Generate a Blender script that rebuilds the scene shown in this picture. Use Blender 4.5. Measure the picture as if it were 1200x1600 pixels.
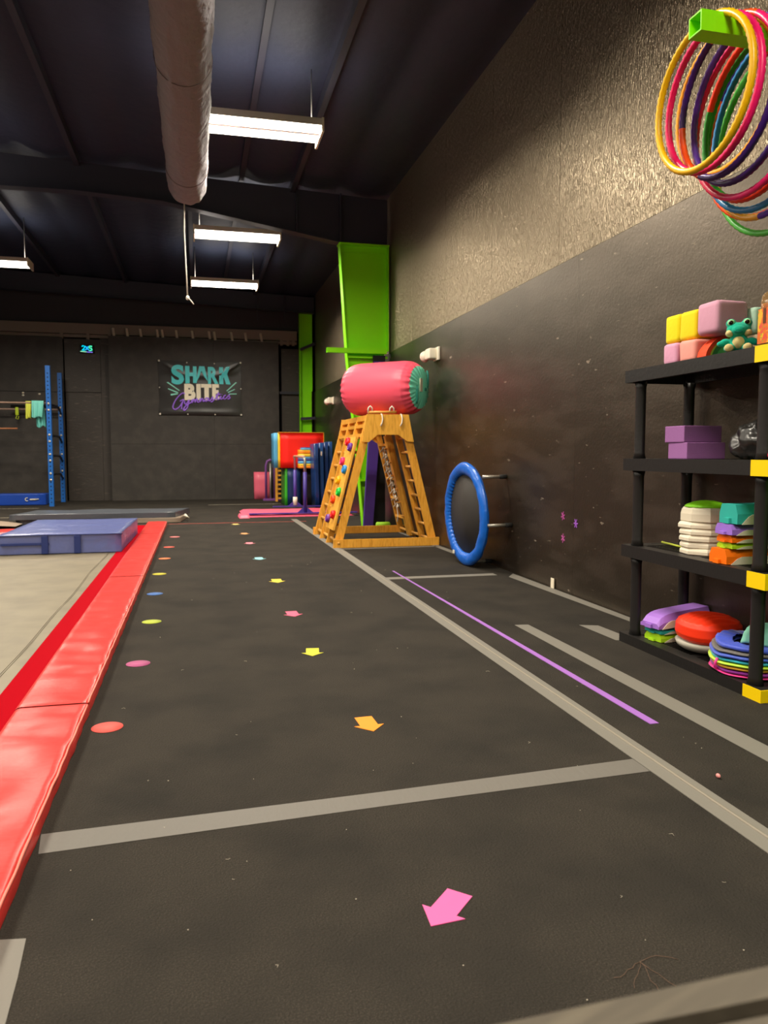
import bpy, bmesh, math, random
from math import pi, sin, cos, radians
from mathutils import Vector, Matrix, noise
random.seed(7)
S = bpy.context.scene
COL = S.collection
for o in list(bpy.data.objects): bpy.data.objects.remove(o)

# ------------------------------------------------------------------ camera, world, exposure
cam_d = bpy.data.cameras.new('camera'); cam = bpy.data.objects.new('camera', cam_d); COL.objects.link(cam)
cam_d.sensor_fit = 'VERTICAL'; cam_d.sensor_height = 36; cam_d.sensor_width = 27; cam_d.lens = 27.0
cam_d.clip_start = 0.02; cam_d.clip_end = 100
cam.location = (0, 0, 1.0)
cam.rotation_euler = (radians(90 - 4.384), 0, radians(-13.68))
cam_d.dof.use_dof = True; cam_d.dof.focus_distance = 3.0; cam_d.dof.aperture_fstop = 6.0
S.camera = cam
w = bpy.data.worlds.new('world'); S.world = w; w.use_nodes = True
w.node_tree.nodes['Background'].inputs[0].default_value = (0.5, 0.5, 0.6, 1)
w.node_tree.nodes['Background'].inputs[1].default_value = 0.05
S.view_settings.view_transform = 'Standard'; S.view_settings.look = 'None'
S.view_settings.gamma = 1.0; S.view_settings.use_curve_mapping = False
S.view_settings.exposure = 0.0
LIGHT = 9.0            # radiance of the visible strip-light lenses
LAMP_W = 60.0          # watts of each of the two downward lamps of a fixture
LAMP_SPREAD = 163      # degrees: the housings cut the light off near the horizontal
LIGHTCOL = (1.0, 0.91, 0.76)

# ------------------------------------------------------------------ materials
def lin(c):
    if isinstance(c, str):
        c = [int(c[i:i+2], 16) / 255 for i in (0, 2, 4)]
    return tuple((x / 12.92 if x <= .04045 else ((x + .055) / 1.055) ** 2.4) for x in c)
MATS = {}
def mat(name, col, rough=.5, spec=.5, bump=None, var=None, metal=0, emis=0, trans=0, ior=1.45, sheen=0, coat=0, spectint=None):
    """bump=(scale, strength, stretch xyz); var=(scale, colour2, lo, hi)"""
    if name in MATS: return MATS[name]
    m = bpy.data.materials.new(name); m.use_nodes = True; nt = m.node_tree; N = nt.nodes; L = nt.links
    b = N['Principled BSDF']; c = lin(col)
    b.inputs['Base Color'].default_value = (*c, 1); b.inputs['Roughness'].default_value = rough
    b.inputs['Specular IOR Level'].default_value = spec; b.inputs['Metallic'].default_value = metal
    b.inputs['IOR'].default_value = ior
    if sheen: b.inputs['Sheen Weight'].default_value = sheen; b.inputs['Sheen Roughness'].default_value = .4
    if coat: b.inputs['Coat Weight'].default_value = coat; b.inputs['Coat Roughness'].default_value = .2
    if spectint: b.inputs['Specular Tint'].default_value = (*lin(spectint), 1)
    if trans: b.inputs['Transmission Weight'].default_value = trans
    if emis:
        b.inputs['Emission Color'].default_value = (*c, 1); b.inputs['Emission Strength'].default_value = emis
    tc = None
    def coords(st):
        nonlocal tc
        if tc is None: tc = N.new('ShaderNodeTexCoord')
        mp = N.new('ShaderNodeMapping'); mp.inputs['Scale'].default_value = st
        L.new(tc.outputs['Object'], mp.inputs['Vector']); return mp.outputs[0]
    if bump:
        st = bump[2] if len(bump) > 2 else (1, 1, 1)
        n = N.new('ShaderNodeTexNoise'); n.inputs['Scale'].default_value = bump[0]; n.inputs['Detail'].default_value = 4
        L.new(coords(st), n.inputs['Vector'])
        bp = N.new('ShaderNodeBump'); bp.inputs['Strength'].default_value = bump[1]
        bp.inputs['Distance'].default_value = bump[3] if len(bump) > 3 else .01
        L.new(n.outputs['Fac'], bp.inputs['Height']); L.new(bp.outputs[0], b.inputs['Normal'])
    if var:
        vs = var if isinstance(var, list) else [var]
        prev = None
        for (sc, c2, lo, hi, *rest) in vs:
            n = N.new('ShaderNodeTexNoise'); n.inputs['Scale'].default_value = sc; n.inputs['Detail'].default_value = 3
            L.new(coords(rest[0] if rest else (1, 1, 1)), n.inputs['Vector'])
            r = N.new('ShaderNodeMapRange'); r.inputs['From Min'].default_value = lo; r.inputs['From Max'].default_value = hi
            L.new(n.outputs['Fac'], r.inputs['Value'])
            mx = N.new('ShaderNodeMix'); mx.data_type = 'RGBA'
            if prev: L.new(prev, mx.inputs[6])
            else: mx.inputs[6].default_value = (*c, 1)
            mx.inputs[7].default_value = (*lin(c2), 1)
            L.new(r.outputs[0], mx.inputs[0]); prev = mx.outputs[2]
        L.new(prev, b.inputs['Base Color'])
    MATS[name] = m; return m

# ------------------------------------------------------------------ geometry helpers
class B:
    def __init__(s): s.bm = bmesh.new(); s.mi = 0; s.smooth = False
    def _add(s, vs, fs, smooth=None):
        V = [s.bm.verts.new(v) for v in vs]; sm = s.smooth if smooth is None else smooth
        for f in fs:
            try:
                F = s.bm.faces.new([V[i] for i in f]); F.material_index = s.mi; F.smooth = sm
            except ValueError: pass
        return V
    def box(s, lo, hi, M=None, bev=0):
        (x0, y0, z0), (x1, y1, z1) = lo, hi
        if bev:
            t = bmesh.new(); bmesh.ops.create_cube(t, size=1)
            for v in t.verts: v.co = Vector(((x0+x1)/2 + v.co.x*(x1-x0), (y0+y1)/2 + v.co.y*(y1-y0), (z0+z1)/2 + v.co.z*(z1-z0)))
            bmesh.ops.bevel(t, geom=t.edges[:], offset=bev, segments=3 if bev > .008 else 2, affect='EDGES', profile=.6)
            t.verts.index_update()
            s._add([(M @ v.co if M else v.co) for v in t.verts], [[v.index for v in f.verts] for f in t.faces], bev > .004)
            t.free(); return s
        vs = [Vector(p) for p in ((x0,y0,z0),(x1,y0,z0),(x1,y1,z0),(x0,y1,z0),(x0,y0,z1),(x1,y0,z1),(x1,y1,z1),(x0,y1,z1))]
        if M: vs = [M @ v for v in vs]
        s._add(vs, [(0,3,2,1),(4,5,6,7),(0,1,5,4),(1,2,6,5),(2,3,7,6),(3,0,4,7)], False); return s
    def bar(s, p0, p1, wx, wy, up=(0,0,1)):
        """rectangular bar between two points"""
        p0, p1 = Vector(p0), Vector(p1); d = (p1-p0).normalized(); u = Vector(up)
        a = d.cross(u).normalized(); b = a.cross(d).normalized()
        vs = []
        for p in (p0, p1):
            for i, j in ((-1,-1),(1,-1),(1,1),(-1,1)): vs.append(p + a*i*wx/2 + b*j*wy/2)
        s._add(vs, [(0,1,2,3),(7,6,5,4),(0,4,5,1),(1,5,6,2),(2,6,7,3),(3,7,4,0)], False); return s
    def tube(s, pts, r, n=8, closed=False, caps=True, smooth=True):
        pts = [Vector(p) for p in pts]; m = len(pts); rs = r if isinstance(r, (list, tuple)) else [r]*m
        rings = []; prev = None
        for i, p in enumerate(pts):
            if closed: d = pts[(i+1) % m] - pts[i-1]
            else: d = pts[min(i+1, m-1)] - pts[max(i-1, 0)]
            d.normalize()
            if prev is None:
                a = d.orthogonal().normalized()
            else:
                a = (prev - d*prev.dot(d)).normalized()
            prev = a; b = d.cross(a)
            rings.append([p + (a*cos(2*pi*k/n) + b*sin(2*pi*k/n))*rs[i] for k in range(n)])
        vs = [v for R in rings for v in R]; fs = []
        for i in range(m if closed else m-1):
            j = (i+1) % m
            for k in range(n): fs.append((i*n+k, i*n+(k+1) % n, j*n+(k+1) % n, j*n+k))
        if caps and not closed: fs += [tuple(range(n))[::-1], tuple((m-1)*n+k for k in range(n))]
        s._add(vs, fs, smooth); return s
    def cyl(s, p0, p1, r, n=16, r2=None): return s.tube([p0, p1], [r, r if r2 is None else r2], n)
    def lathe(s, prof, n=32, M=None, smooth=True):
        """prof [(r,z)...] round the z axis"""
        vs = []; fs = []
        for r, z in prof:
            for k in range(n):
                v = Vector((r*cos(2*pi*k/n), r*sin(2*pi*k/n), z)); vs.append(M @ v if M else v)
        for i in range(len(prof)-1):
            for k in range(n): fs.append((i*n+k, i*n+(k+1) % n, (i+1)*n+(k+1) % n, (i+1)*n+k))
        fs += [tuple(range(n))[::-1], tuple((len(prof)-1)*n+k for k in range(n))]
        s._add(vs, fs, smooth); return s
    def prism(s, poly, d0, d1, axis='y', M=None):
        """polygon (u,v) extruded along axis from d0 to d1"""
        f = {'y': lambda u, v, d: (u, d, v), 'x': lambda u, v, d: (d, u, v), 'z': lambda u, v, d: (u, v, d)}[axis]
        n = len(poly); vs = [Vector(f(u, v, d0)) for u, v in poly] + [Vector(f(u, v, d1)) for u, v in poly]
        if M: vs = [M @ v for v in vs]
        s._add(vs, [tuple(range(n)), tuple(range(2*n-1, n-1, -1))] + [(i, n+i, n+(i+1) % n, (i+1) % n) for i in range(n)], False); return s
    def ell(s, c, r, M=None, n=16):
        T = Matrix.Translation(c) @ Matrix.Diagonal((*r, 1))
        if M: T = M @ T
        t = bmesh.new(); bmesh.ops.create_uvsphere(t, u_segments=n, v_segments=max(8, n*2//3), radius=1); t.verts.index_update()
        s._add([T @ v.co for v in t.verts], [[v.index for v in f.verts] for f in t.faces], True); t.free(); return s
    def grid(s, f, nu, nv, smooth=True):
        vs = [f(i/nu, j/nv) for j in range(nv+1) for i in range(nu+1)]
        s._add(vs, [(j*(nu+1)+i, j*(nu+1)+i+1, (j+1)*(nu+1)+i+1, (j+1)*(nu+1)+i) for j in range(nv) for i in range(nu)], smooth); return s

def wl(o):
    v = Vector((0, 0, 0))
    while o: v += o.location; o = o.parent
    return v
def obj(name, b, mats, parent=None, local=False, loc=None, rotz=0, **props):
    """mesh object. world coordinates unless local. loc: origin of a parentless mesh"""
    me = bpy.data.meshes.new(name); bm = b.bm
    bmesh.ops.recalc_face_normals(bm, faces=bm.faces[:])
    if parent and not local: bmesh.ops.translate(bm, verts=bm.verts[:], vec=-wl(parent))
    if loc and not local and not parent: bmesh.ops.translate(bm, verts=bm.verts[:], vec=-Vector(loc))
    bm.to_mesh(me); bm.free()
    for m in (mats if isinstance(mats, (list, tuple)) else [mats]): me.materials.append(m)
    o = bpy.data.objects.new(name, me); COL.objects.link(o)
    if parent: o.parent = parent
    if loc: o.location = loc
    o.rotation_euler.z = rotz
    for k, v in props.items(): o[k] = v
    return o
def thing(name, label, cat, loc=(0,0,0), rotz=0, group=None):
    o = bpy.data.objects.new(name, None); COL.objects.link(o); o.location = loc; o.rotation_euler.z = rotz
    o.empty_display_size = .1; o['label'] = label; o['category'] = cat
    if group: o['group'] = group
    return o
def tag(o, label, cat, group=None):
    o['label'] = label; o['category'] = cat
    if group: o['group'] = group
    return o
def struct(name, b, m, parent=None):
    o = obj(name, b, m, parent)
    o['kind'] = 'structure'
    return o
def fbm(x, y, z=0): return noise.noise(Vector((x, y, z)))

# ------------------------------------------------------------------ palette
M_carpet = mat('black carpet', '312d28', .95, .15, bump=(150, .9, (1,1,1), .006), var=[(300, '4a443b', .5, .75), (3, '2b2824', .4, .7)])
M_wall_lo = mat('black wall paint smooth', '171310', .39, .9, ior=1.6, spectint='ffe6c4', bump=(60, .3, (1,1,1), .004), var=[(9, '8a7d6e', .69, .74, (1, 1, 3)), (30, '6d6357', .71, .76, (1, .6, 2.5)), (4, '2a2420', .45, .6, (1, .5, 2))])
M_osb = mat('black painted strand board', '39322a', .38, 1.0, ior=2.3, spectint='ffe9c8')
def osb_nodes(m):
    nt = m.node_tree; N = nt.nodes; L = nt.links; b = N['Principled BSDF']; tc = N.new('ShaderNodeTexCoord'); fac = []
    for sc, st, rot in ((62, (1, 1.5, .30), .0), (48, (1, 1.3, .42), .5), (52, (1, 1.4, .36), -.6)):
        mp = N.new('ShaderNodeMapping'); mp.inputs['Scale'].default_value = st; mp.inputs['Rotation'].default_value = (rot, 0, 0)
        n = N.new('ShaderNodeTexNoise'); n.inputs['Scale'].default_value = sc; n.inputs['Detail'].default_value = 2
        r = N.new('ShaderNodeMapRange'); r.inputs['From Min'].default_value = .47; r.inputs['From Max'].default_value = .56
        L.new(tc.outputs['Object'], mp.inputs[0]); L.new(mp.outputs[0], n.inputs['Vector']); L.new(n.outputs['Fac'], r.inputs['Value']); fac.append(r.outputs[0])
    a1 = N.new('ShaderNodeMath'); a1.operation = 'ADD'; L.new(fac[0], a1.inputs[0]); L.new(fac[1], a1.inputs[1])
    a2 = N.new('ShaderNodeMath'); a2.operation = 'ADD'; L.new(a1.outputs[0], a2.inputs[0]); L.new(fac[2], a2.inputs[1])
    bp = N.new('ShaderNodeBump'); bp.inputs['Strength'].default_value = .8; bp.inputs['Distance'].default_value = .0038
    L.new(a2.outputs[0], bp.inputs['Height']); L.new(bp.outputs[0], b.inputs['Normal'])
osb_nodes(M_osb)
M_back = mat('charcoal wall board', '3b3733', .55, .4, bump=(20, .15), var=[(5, '45403b', .4, .7), (26, '8a8076', .76, .80)])
M_back2 = mat('brown black plywood', '3e3833', .5, .45, bump=(10, .3, (1, 1, 6)), var=[(6, '5a5048', .62, .72, (1, 1, 5))])
M_dark = mat('dark void', '0c0c10', .9)
M_ceil = mat('navy black insulation', '2e3344', .55, .4, bump=(6, .3, (1, 1, 1), .03))
M_steeldark = mat('dark painted steel', '34343f', .5, .4)
M_beam = mat('dusty brown beam', '82776b', .6, .3, bump=(14, .3, (.3, 1, 1)))
M_green = mat('lime green steel paint', '8cf000', .42, .4)
M_tape = mat('grey cloth tape', '77736b', .6, .35, bump=(160, .25, (1, 1, 1), .002))
M_tape2 = mat('darker grey cloth tape', '6a6660', .6, .3, bump=(70, .4, (1, .3, 1), .004))
M_red = mat('red vinyl', 'cc302b', .34, .6, bump=(14, .35, (.35, 1, 1), .012))
M_redmesh = mat('crimson webbing', 'a00012', .8, .03, bump=(300, .3))
M_bed = mat('grey woven trampoline bed', '7d735e', .5, .5, bump=(7, .2, (2, .4, 1), .006), var=(4, '6e6553', .4, .7))
M_wood = mat('golden varnished pine', 'f0aa3e', .38, .4, bump=(20, .08, (1,1,.1)), var=[(14, 'd08a26', .45, .75, (4, 4, .5)), (40, 'f4b44c', .5, .7, (3, 3, .4))])
M_wood2 = mat('golden pine board', 'f2b246', .4, .4, var=[(18, 'd89834', .45, .7, (5, 1, .6))])
M_dowel = mat('pale turned dowel', 'dfa24c', .4, .4)
M_white = mat('white plastic', 'e8e0cc', .45, .4)
M_cream = mat('cream plastic', 'ded3bd', .5, .4, bump=(60, .05))
M_rope = mat('white rope', 'e9e2d4', .8, .2)
M_pinkv = mat('coral pink vinyl', 'f0566e', .45, .4, bump=(4, .08))
M_tealv = mat('mint teal vinyl', '80f0d0', .45, .5)
M_tealdark = mat('dark teal webbing', '1c8070', .6)
M_black = mat('black plastic', '1e1c1b', .42, .45, bump=(50, .08))
M_blackmat = mat('black matt', '141312', .8)
M_yellow = mat('bright yellow plastic', 'f5cf00', .45, .4)
M_purple = mat('purple vinyl', '4f3490', .5, .4)
M_purplep = mat('purple powder coat', '4b3a94', .4, .5)
M_bluev = mat('blue vinyl sleeve', '1763c8', .3, .5, bump=(26, .35, (1,1,1), .01))
M_rack = mat('blue powder coat', '1c62b4', .45, .4)
M_steel = mat('galvanised steel', 'b9b4aa', .35, .5, metal=.7)
M_navy = mat('navy vinyl', '18305c', .35, .5, bump=(8, .2))

# ------------------------------------------------------------------ setting: floor, walls, roof
XW = 2.56
struct('floor', B().box((-10, -5, -.1), (3.2, 17.6, 0)), M_carpet)

wr = struct('wall_right', B().box((2.60, -5, 0), (2.75, 17.5, 4.6)), M_dark)
ys = [3.92 + 1.31*k for k in range(-7, 11)]
for k in range(len(ys)-1):
    a, c = ys[k], ys[k+1]
    b = B().box((2.575, a+.002, 2.36), (2.598, min(c-.002, 17.2), 4.5)); o = struct('panel', b, M_osb, wr)
yl = [-5, -2.3, .1, 2.5, 4.9, 7.3, 9.7, 12.1, 14.5, 17.2]
for k in range(len(yl)-1):
    o = struct('panel', B().box((XW, yl[k]+.0008, 0), (2.599, yl[k+1]-.0008, 2.35)), M_wall_lo, wr)

wb = struct('wall_back', B().box((-10, 17.45, 0), (2.75, 17.6, 4.9)), M_dark)
def bp(x0, x1, z0, z1, y, m, th=.03, name='panel'): return struct(name, B().box((x0, y, z0), (x1, y+th, z1)), m, wb)
for x0, x1 in ((-6.3, -4.4), (-4.395, -2.64)):
    bp(x0, x1, 0, 2.255, 17.13, M_back); bp(x0, x1, 2.265, 3.38, 17.15, M_back)
bp(-8.6, -6.305, 0, 3.38, 17.15, M_back)
bp(-2.62, -1.92, 0, 2.26, 17.22, M_back2); bp(-2.62, -1.92, 2.27, 3.36, 17.2, M_back2); bp(-1.915, -1.745, 0, 3.40, 17.21, M_back2)
bp(-1.74, .385, 0, 1.19, 17.06, M_back, .06); bp(-1.74, .385, 1.194, 3.43, 17.065, M_back, .06)
bp(.388, 1.78, 0, 1.19, 17.06, M_back, .06); bp(.388, 1.78, 1.194, 3.41, 17.065, M_back, .06)
bp(1.86, 2.56, 0, 3.3, 17.25, M_back2)
bp(-10, 2.56, 3.66, 5.0, 17.3, mat('black insulation blanket', '3c3b40', .6, .3, bump=(5, .4, (1,1,.3), .03)), .05)
bp(-10, 2.2, 3.47, 3.68, 17.18, M_beam, .1, 'beam')
bp(-10, 2.2, 3.395, 3.455, 17.2, M_beam, .1, 'beam')
for x in (-2.66, -2.15, -1.72, 1.86, 2.0, 2.12): bp(x-.03, x+.03, 3.36, 3.47, 17.16, M_beam, .05, 'stud')
for x in (-1.62, -1.35, -1.08, -.74, -.64, -.35, -.02, .33, .44, .80, 1.1, 1.43):   # timber ends leaning over the big board
    b = B().bar((x, 17.09, 3.38), (x-.03, 17.14, 3.60), .045, .03); struct('stud', b, mat('grey bare timber', 'cfc4b0', .7, .3), wb)
bp(1.8, 2.45, 2.3, 2.36, 17.17, M_steeldark, .05, 'rail')

wl_ = struct('wall_left', B().box((-10.15, -5, 0), (-10, 17.6, 5)), M_back)
struct('wall_rear', B().box((-10, -5.15, 0), (3.2, -5, 5)), M_back)

RZ = lambda x: 4.44 + .042*(XW-x) if x > -4 else 4.44 + .042*(XW+4) - .042*(-4-x)
ribs = [XW - .01 - .65*k for k in range(0, 20)]
def ceil_f(u, v):
    x = 2.7 - u*12.8; y = -5.05 + v*22.6
    t = ((2.55 - x) / .65) % 1.0
    return (x, y, RZ(x) - .05*sin(pi*t) + .012*fbm(x*1.5, y*.8))
b = B().grid(ceil_f, 160, 40); cl = struct('ceiling', b, M_ceil)
for k, x in enumerate((1.27, .62, -.03, -1.35, -2.65, -3.95, -5.25)):
    dp = .05 if k == 1 else .12
    struct('purlin', B().box((x-.03, -5, RZ(x)-dp), (x+.03, 17.3, RZ(x)-.005)), M_steeldark, cl)

# steel frames: green knee columns and dark rafters
def column(Yc, label, seen=True):
    t = thing('steel_column', label, 'column', (2.3, Yc, 0), group='tapered green wall columns')
    web = [(2.20, 0), (2.12, .9), (1.976, 2.33), (1.887, 3.745), (2.54, 3.745), (2.54, 2.37), (2.5, 2.36), (2.5, 0)]
    obj('web', B().prism(web, Yc-.006, Yc+.006), M_green, t)
    for a, c in (((2.20, 0), (2.12, .9)), ((2.12, .9), (1.976, 2.33)), ((1.976, 2.33), (1.887, 3.745))):
        obj('flange', B().bar((a[0], Yc, a[1]), (c[0], Yc, c[1]), .16, .012, (1, 0, 0)), M_green, t)
    obj('outer_flange', B().box((2.53, Yc-.08, 2.37), (2.545, Yc+.08, 3.745)), M_green, t)
    obj('cap_plate', B().box((1.87, Yc-.09, 3.745), (2.55, Yc+.09, 3.765)), M_green, t)
    obj('stiffener', B().box((1.98, Yc-.08, 2.27), (2.53, Yc-.006, 2.30)), M_green, t)
    obj('stiffener', B().box((2.15, Yc-.08, .62), (2.49, Yc-.006, .65)), M_green, t)
    obj('stiffener', B().box((1.91, Yc-.012, 3.66), (2.53, Yc-.006, 3.665)), M_green, t)
    return t
def arm(Ya, x0, label):
    """square tube open at the end, sticking out of the column"""
    t = thing('hanging_arm', label, 'bracket', (2.2, Ya, 2.32), group='green square tube arms')
    h = .032; y0, y1, z0, z1 = Ya-h, Ya+h, 2.323, 2.387; w_ = .005
    b = B()
    b.box((x0, y0, z0), (2.5, y1, z0+w_)); b.box((x0, y0, z1-w_), (2.5, y1, z1))
    b.box((x0, y0, z0+w_), (2.5, y0+w_, z1-w_)); b.box((x0, y1-w_, z0+w_), (2.5, y1, z1-w_))
    obj('square_tube', b, M_green, t)
    return t
column(10.26, 'tapered lime green steel column on the right wall behind the climber')
arm(10.14, 1.69, 'short green square tube crossing the green column above the pink barrel')
column(2.12, 'tapered lime green steel column that carries the hula hoop arm')
arm(2.24, 1.56, 'green open-ended square tube holding the hula hoops')

t = thing('end_column', 'narrow lime green steel column in the far right corner', 'column', (2.38, 17.05, 0))
obj('web', B().box((2.25, 17.05, 0), (2.5, 17.06, 4.1)), M_green, t)
obj('flange', B().box((2.235, 16.96, 0), (2.25, 17.15, 4.1)), M_green, t)
obj('flange', B().box((2.5, 16.99, 2.36), (2.512, 17.12, 4.1)), M_green, t)
for z in (1.75, 3.25):
    obj('brace', B().bar((2.24, 16.93, z), (2.56, 16.93, z+(.14 if z > 3 else .02)), .05, .06), M_steeldark, t)

def rafter(Yr, bottom, label, cat='beam'):
    t = thing('rafter', label, cat, (0, Yr, 4.2))
    top = [(x, RZ(x)-.07) for x in (-9.95, -4, 2.54)]
    obj('web', B().prism(bottom + top[::-1], Yr-.006, Yr+.006), M_steeldark, t)
    for (xa, za), (xb, zb) in zip(bottom[:-1], bottom[1:]):
        obj('flange', B().bar((xa, Yr, za), (xb, Yr, zb), .16, .012, (0, 0, 1)), M_steeldark, t)
    for x in (1.32, 1.90): obj('stiffener', B().box((x-.01, Yr-.06, 3.85), (x+.01, Yr-.006, RZ(x)-.07)), M_steeldark, t)
    if Yr < 12: obj('end_plate', B().box((1.885, Yr-.09, 3.77), (1.905, Yr+.09, RZ(2)-.1)), M_steeldark, t)
    return t
rafter(10.26, [(-9.95, 4.10), (-1.4, 4.18), (-.36, 4.13), (1.88, 3.768), (2.54, 3.768)], 'deep dark steel rafter meeting the green column behind the second strip light')
rafter(16.9, [(-9.95, 4.22), (-3.75, 4.26), (0, 4.13), (2.2, 4.04), (2.54, 4.03)], 'dark end rafter along the top of the far wall')
rafter(2.12, [(-9.95, 4.10), (-1.4, 4.18), (-.36, 4.13), (1.88, 3.768), (2.54, 3.768)], 'dark steel rafter above the camera end of the room')

# ------------------------------------------------------------------ strip lights
M_lens = mat('lit strip lens', 'ffffff', .4, emis=1)
bs = M_lens.node_tree.nodes['Principled BSDF']; bs.inputs['Emission Color'].default_value = (*LIGHTCOL, 1); bs.inputs['Emission Strength'].default_value = LIGHT
M_up = mat('lit uplight slot', 'ffffff', .4, emis=1)
bs = M_up.node_tree.nodes['Principled BSDF']; bs.inputs['Emission Color'].default_value = (1, .93, .85, 1); bs.inputs['Emission Strength'].default_value = 12
M_hous = mat('white enamel housing', 'c9bfb0', .35, .5)
def strip_light(x, y, label):
    """1.1 m long, 0.4 m wide high-bay; x,y = near left corner; two lenses in a shallow trough"""
    t = thing('strip_light', label, 'ceiling light', (x+.55, y+.2, 3.87), group='strip lights')
    z = 3.87; L = 1.1; b = B()
    b.box((x, y, z+.055), (x+L, y+.40, z+.085))
    b.box((x, y, z+.026), (x+L, y+.008, z+.055)); b.box((x, y+.392, z+.026), (x+L, y+.4, z+.055))
    obj('housing', b, M_hous, t)
    for e in (x-.02, x+L):
        obj('end_cap', B().box((e, y-.01, z-.03), (e+.02, y+.41, z+.09)), M_white, t)
    obj('spine', B().box((x, y+.180, z+.02), (x+L, y+.220, z+.055)), mat('pink-grey spine', 'b08878', .5), t)
    for yy in (y+.015, y+.225):
        P_ = [(yy + .08 - .08*cos(pi*k/10), z + .045 - .05*sin(pi*k/10)) for k in range(11)]
        obj('lens', B().prism(P_, x+.001, x+L-.001, 'x'), M_lens, t)
        ld = bpy.data.lights.new('lamp', 'AREA'); ld.shape = 'RECTANGLE'; ld.size = 1.08; ld.size_y = .15
        ld.energy = LAMP_W; ld.color = LIGHTCOL; ld.spread = radians(LAMP_SPREAD)
        lo = bpy.data.objects.new('lamp', ld); COL.objects.link(lo); lo.parent = t; lo.location = (0, yy + .08 - y - .2, -.012)
    obj('uplight_slot', B().box((x+.05, y+.08, z+.086), (x+L-.05, y+.32, z+.09)), M_up, t)
    for xx in (x+.06, x+L-.06):
        obj('hanger', B().tube([(xx, y+.2, z+.08), (xx, y+.2, RZ(xx)-.05)], .006, 6), M_steel, t)
    return t
F = [(.03, -4.0, 'strip light behind the camera over the mats'), (.03, -.3, 'strip light above the camera'), (.03, 3.4, 'strip light out of view above the shelf'),
     (.03, 6.97, 'nearest lit strip light beside the fabric duct'), (.03, 10.5, 'middle strip light just beyond the end of the duct'),
     (-.03, 13.55, 'farthest and smallest lit strip light above the shark banner'), (-3.55, 12.85, 'lit strip light at the left edge of the photo')]
for x, y, l in F: strip_light(x, y, l)
for i, (x, y) in enumerate(((-3.55, 9.2), (-3.55, 5.5), (-3.55, 1.8), (-3.55, -2), (-7.2, 11), (-7.2, 7.3), (-7.2, 3.6))):
    strip_light(x, y, 'strip light over the left half of the hall, out of view %s' % ('nearer', 'near', 'over the trampoline', 'behind the camera', 'far left', 'mid left', 'near left')[i])

# fabric duct
M_duct = mat('mauve grey duct fabric', '8f898f', .75, .3, sheen=.1, bump=(16, .8, (1, .6, 1), .03))
t = thing('fabric_duct', 'long mauve-grey fabric air duct hanging under the roof', 'duct', (-.037, 4, 3.49))
def duct_f(u, v):
    y = -4 + v*11.75; a = 2*pi*u
    r = .176 + .005*fbm(a*2.2 + y*5, y*16, 2) * (0.4 + .9*abs(cos(a))) + .012*fbm(3*cos(a), y*2.5, 3*sin(a))
    if v > .985: r *= math.sqrt(max(0, 1 - ((v-.985)/.015)**2))*.82 + .18
    return (-.037 + r*cos(a), y, 3.49 + r*sin(a))
b = B().grid(duct_f, 40, 700); b.bm.faces.new([v for v in b.bm.verts][-41:-1]); obj('sleeve', b, M_duct, t)
for y in (-.5, 1.4, 3.3, 5.2, 7.1):
    obj('hoop_band', B().tube([(-.037+.181*cos(a*pi/16), y, 3.49+.181*sin(a*pi/16)) for a in range(32)], .0025, 6, closed=True), mat('dark duct band', '6b5c5c', .7), t)
    obj('hanger', B().tube([(-.037, y, 3.67), (-.037, y, RZ(0)-.05)], .005, 6), M_steel, t)
obj('pull_cord', B().tube([(-.07, 7.72, 3.36), (-.075, 7.76, 3.12), (-.066, 7.76, 2.8), (-.056, 7.76, 2.49)], .0065, 6).ell((-.056, 7.76, 2.49), (.018, .018, .023))
    .tube([(-.056, 7.76, 2.49), (-.03, 7.76, 2.47), (0, 7.76, 2.43)], .0055, 6), M_rope, t)

# ------------------------------------------------------------------ floor tapes, spots, arrows
def tape(poly, label, m=M_tape, z=.0015, name='floor_tape', group='grey floor tapes'):
    cx = sum(p[0] for p in poly)/len(poly); cy = sum(p[1] for p in poly)/len(poly)
    return tag(obj(name, B().prism(poly, .0002, z, 'z'), m, loc=(cx, cy, 0)), label, 'tape', group)
def rect(x0, y0, x1, y1): return [(x0, y0), (x1, y0), (x1, y1), (x0, y1)]
t = thing('floor_tape', 'long grey tape with a raised ridge running the length of the runway', 'tape', (1.41, 6, 0), group='grey floor tapes')
obj('strip', B().prism(rect(1.372, .6, 1.462, 11.6), .0002, .002, 'z'), M_tape, t)
obj('ridge', B().tube([(1.428+.002*sin(y*3), y, .002) for y in [.6+.11*k for k in range(100)]], .005, 6), mat('raised tape ridge', '867e70', .55, .4), t)
tape([(-.415, 2.105), (-.402, 2.0), (.5, 2.05), (1.37, 2.085), (1.37, 2.185), (.5, 2.14)], 'wrinkled grey tape crossing the runway between the two nearest arrows', M_tape2)
tape([(-.412, 1.653), (-.36, 1.645), (-.35, 1.52), (-.335, 1.2), (-.412, 1.2)], 'grey tape patch in the bottom left corner of the photo')
tape([(1.785, 4.11), (1.865, 4.10), (1.885, 1.6), (1.785, 1.6)], 'wide grey tape right of the lilac stripe, running under the camera side')
tape([(2.15, 4.02), (2.25, 3.98), (2.27, 3.58), (2.165, 3.645)], 'short grey tape disappearing under the black shelf')
tape([(2.44, 5.75), (2.49, 4.0), (2.55, 4.0), (2.54, 5.9)], 'grey tape along the foot of the right wall')
tape(rect(1.455, 5.85, 2.38, 5.95), 'thin grey tape crossing from the long tape to the trampoline')
tape([(2.46, 9.6), (2.53, 9.6), (2.54, 6.6), (2.47, 6.6)], 'grey tape behind the climber along the wall')
tape(rect(1.46, 7.82, 2.5, 7.88), 'thin grey tape in front of the climber')
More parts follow.
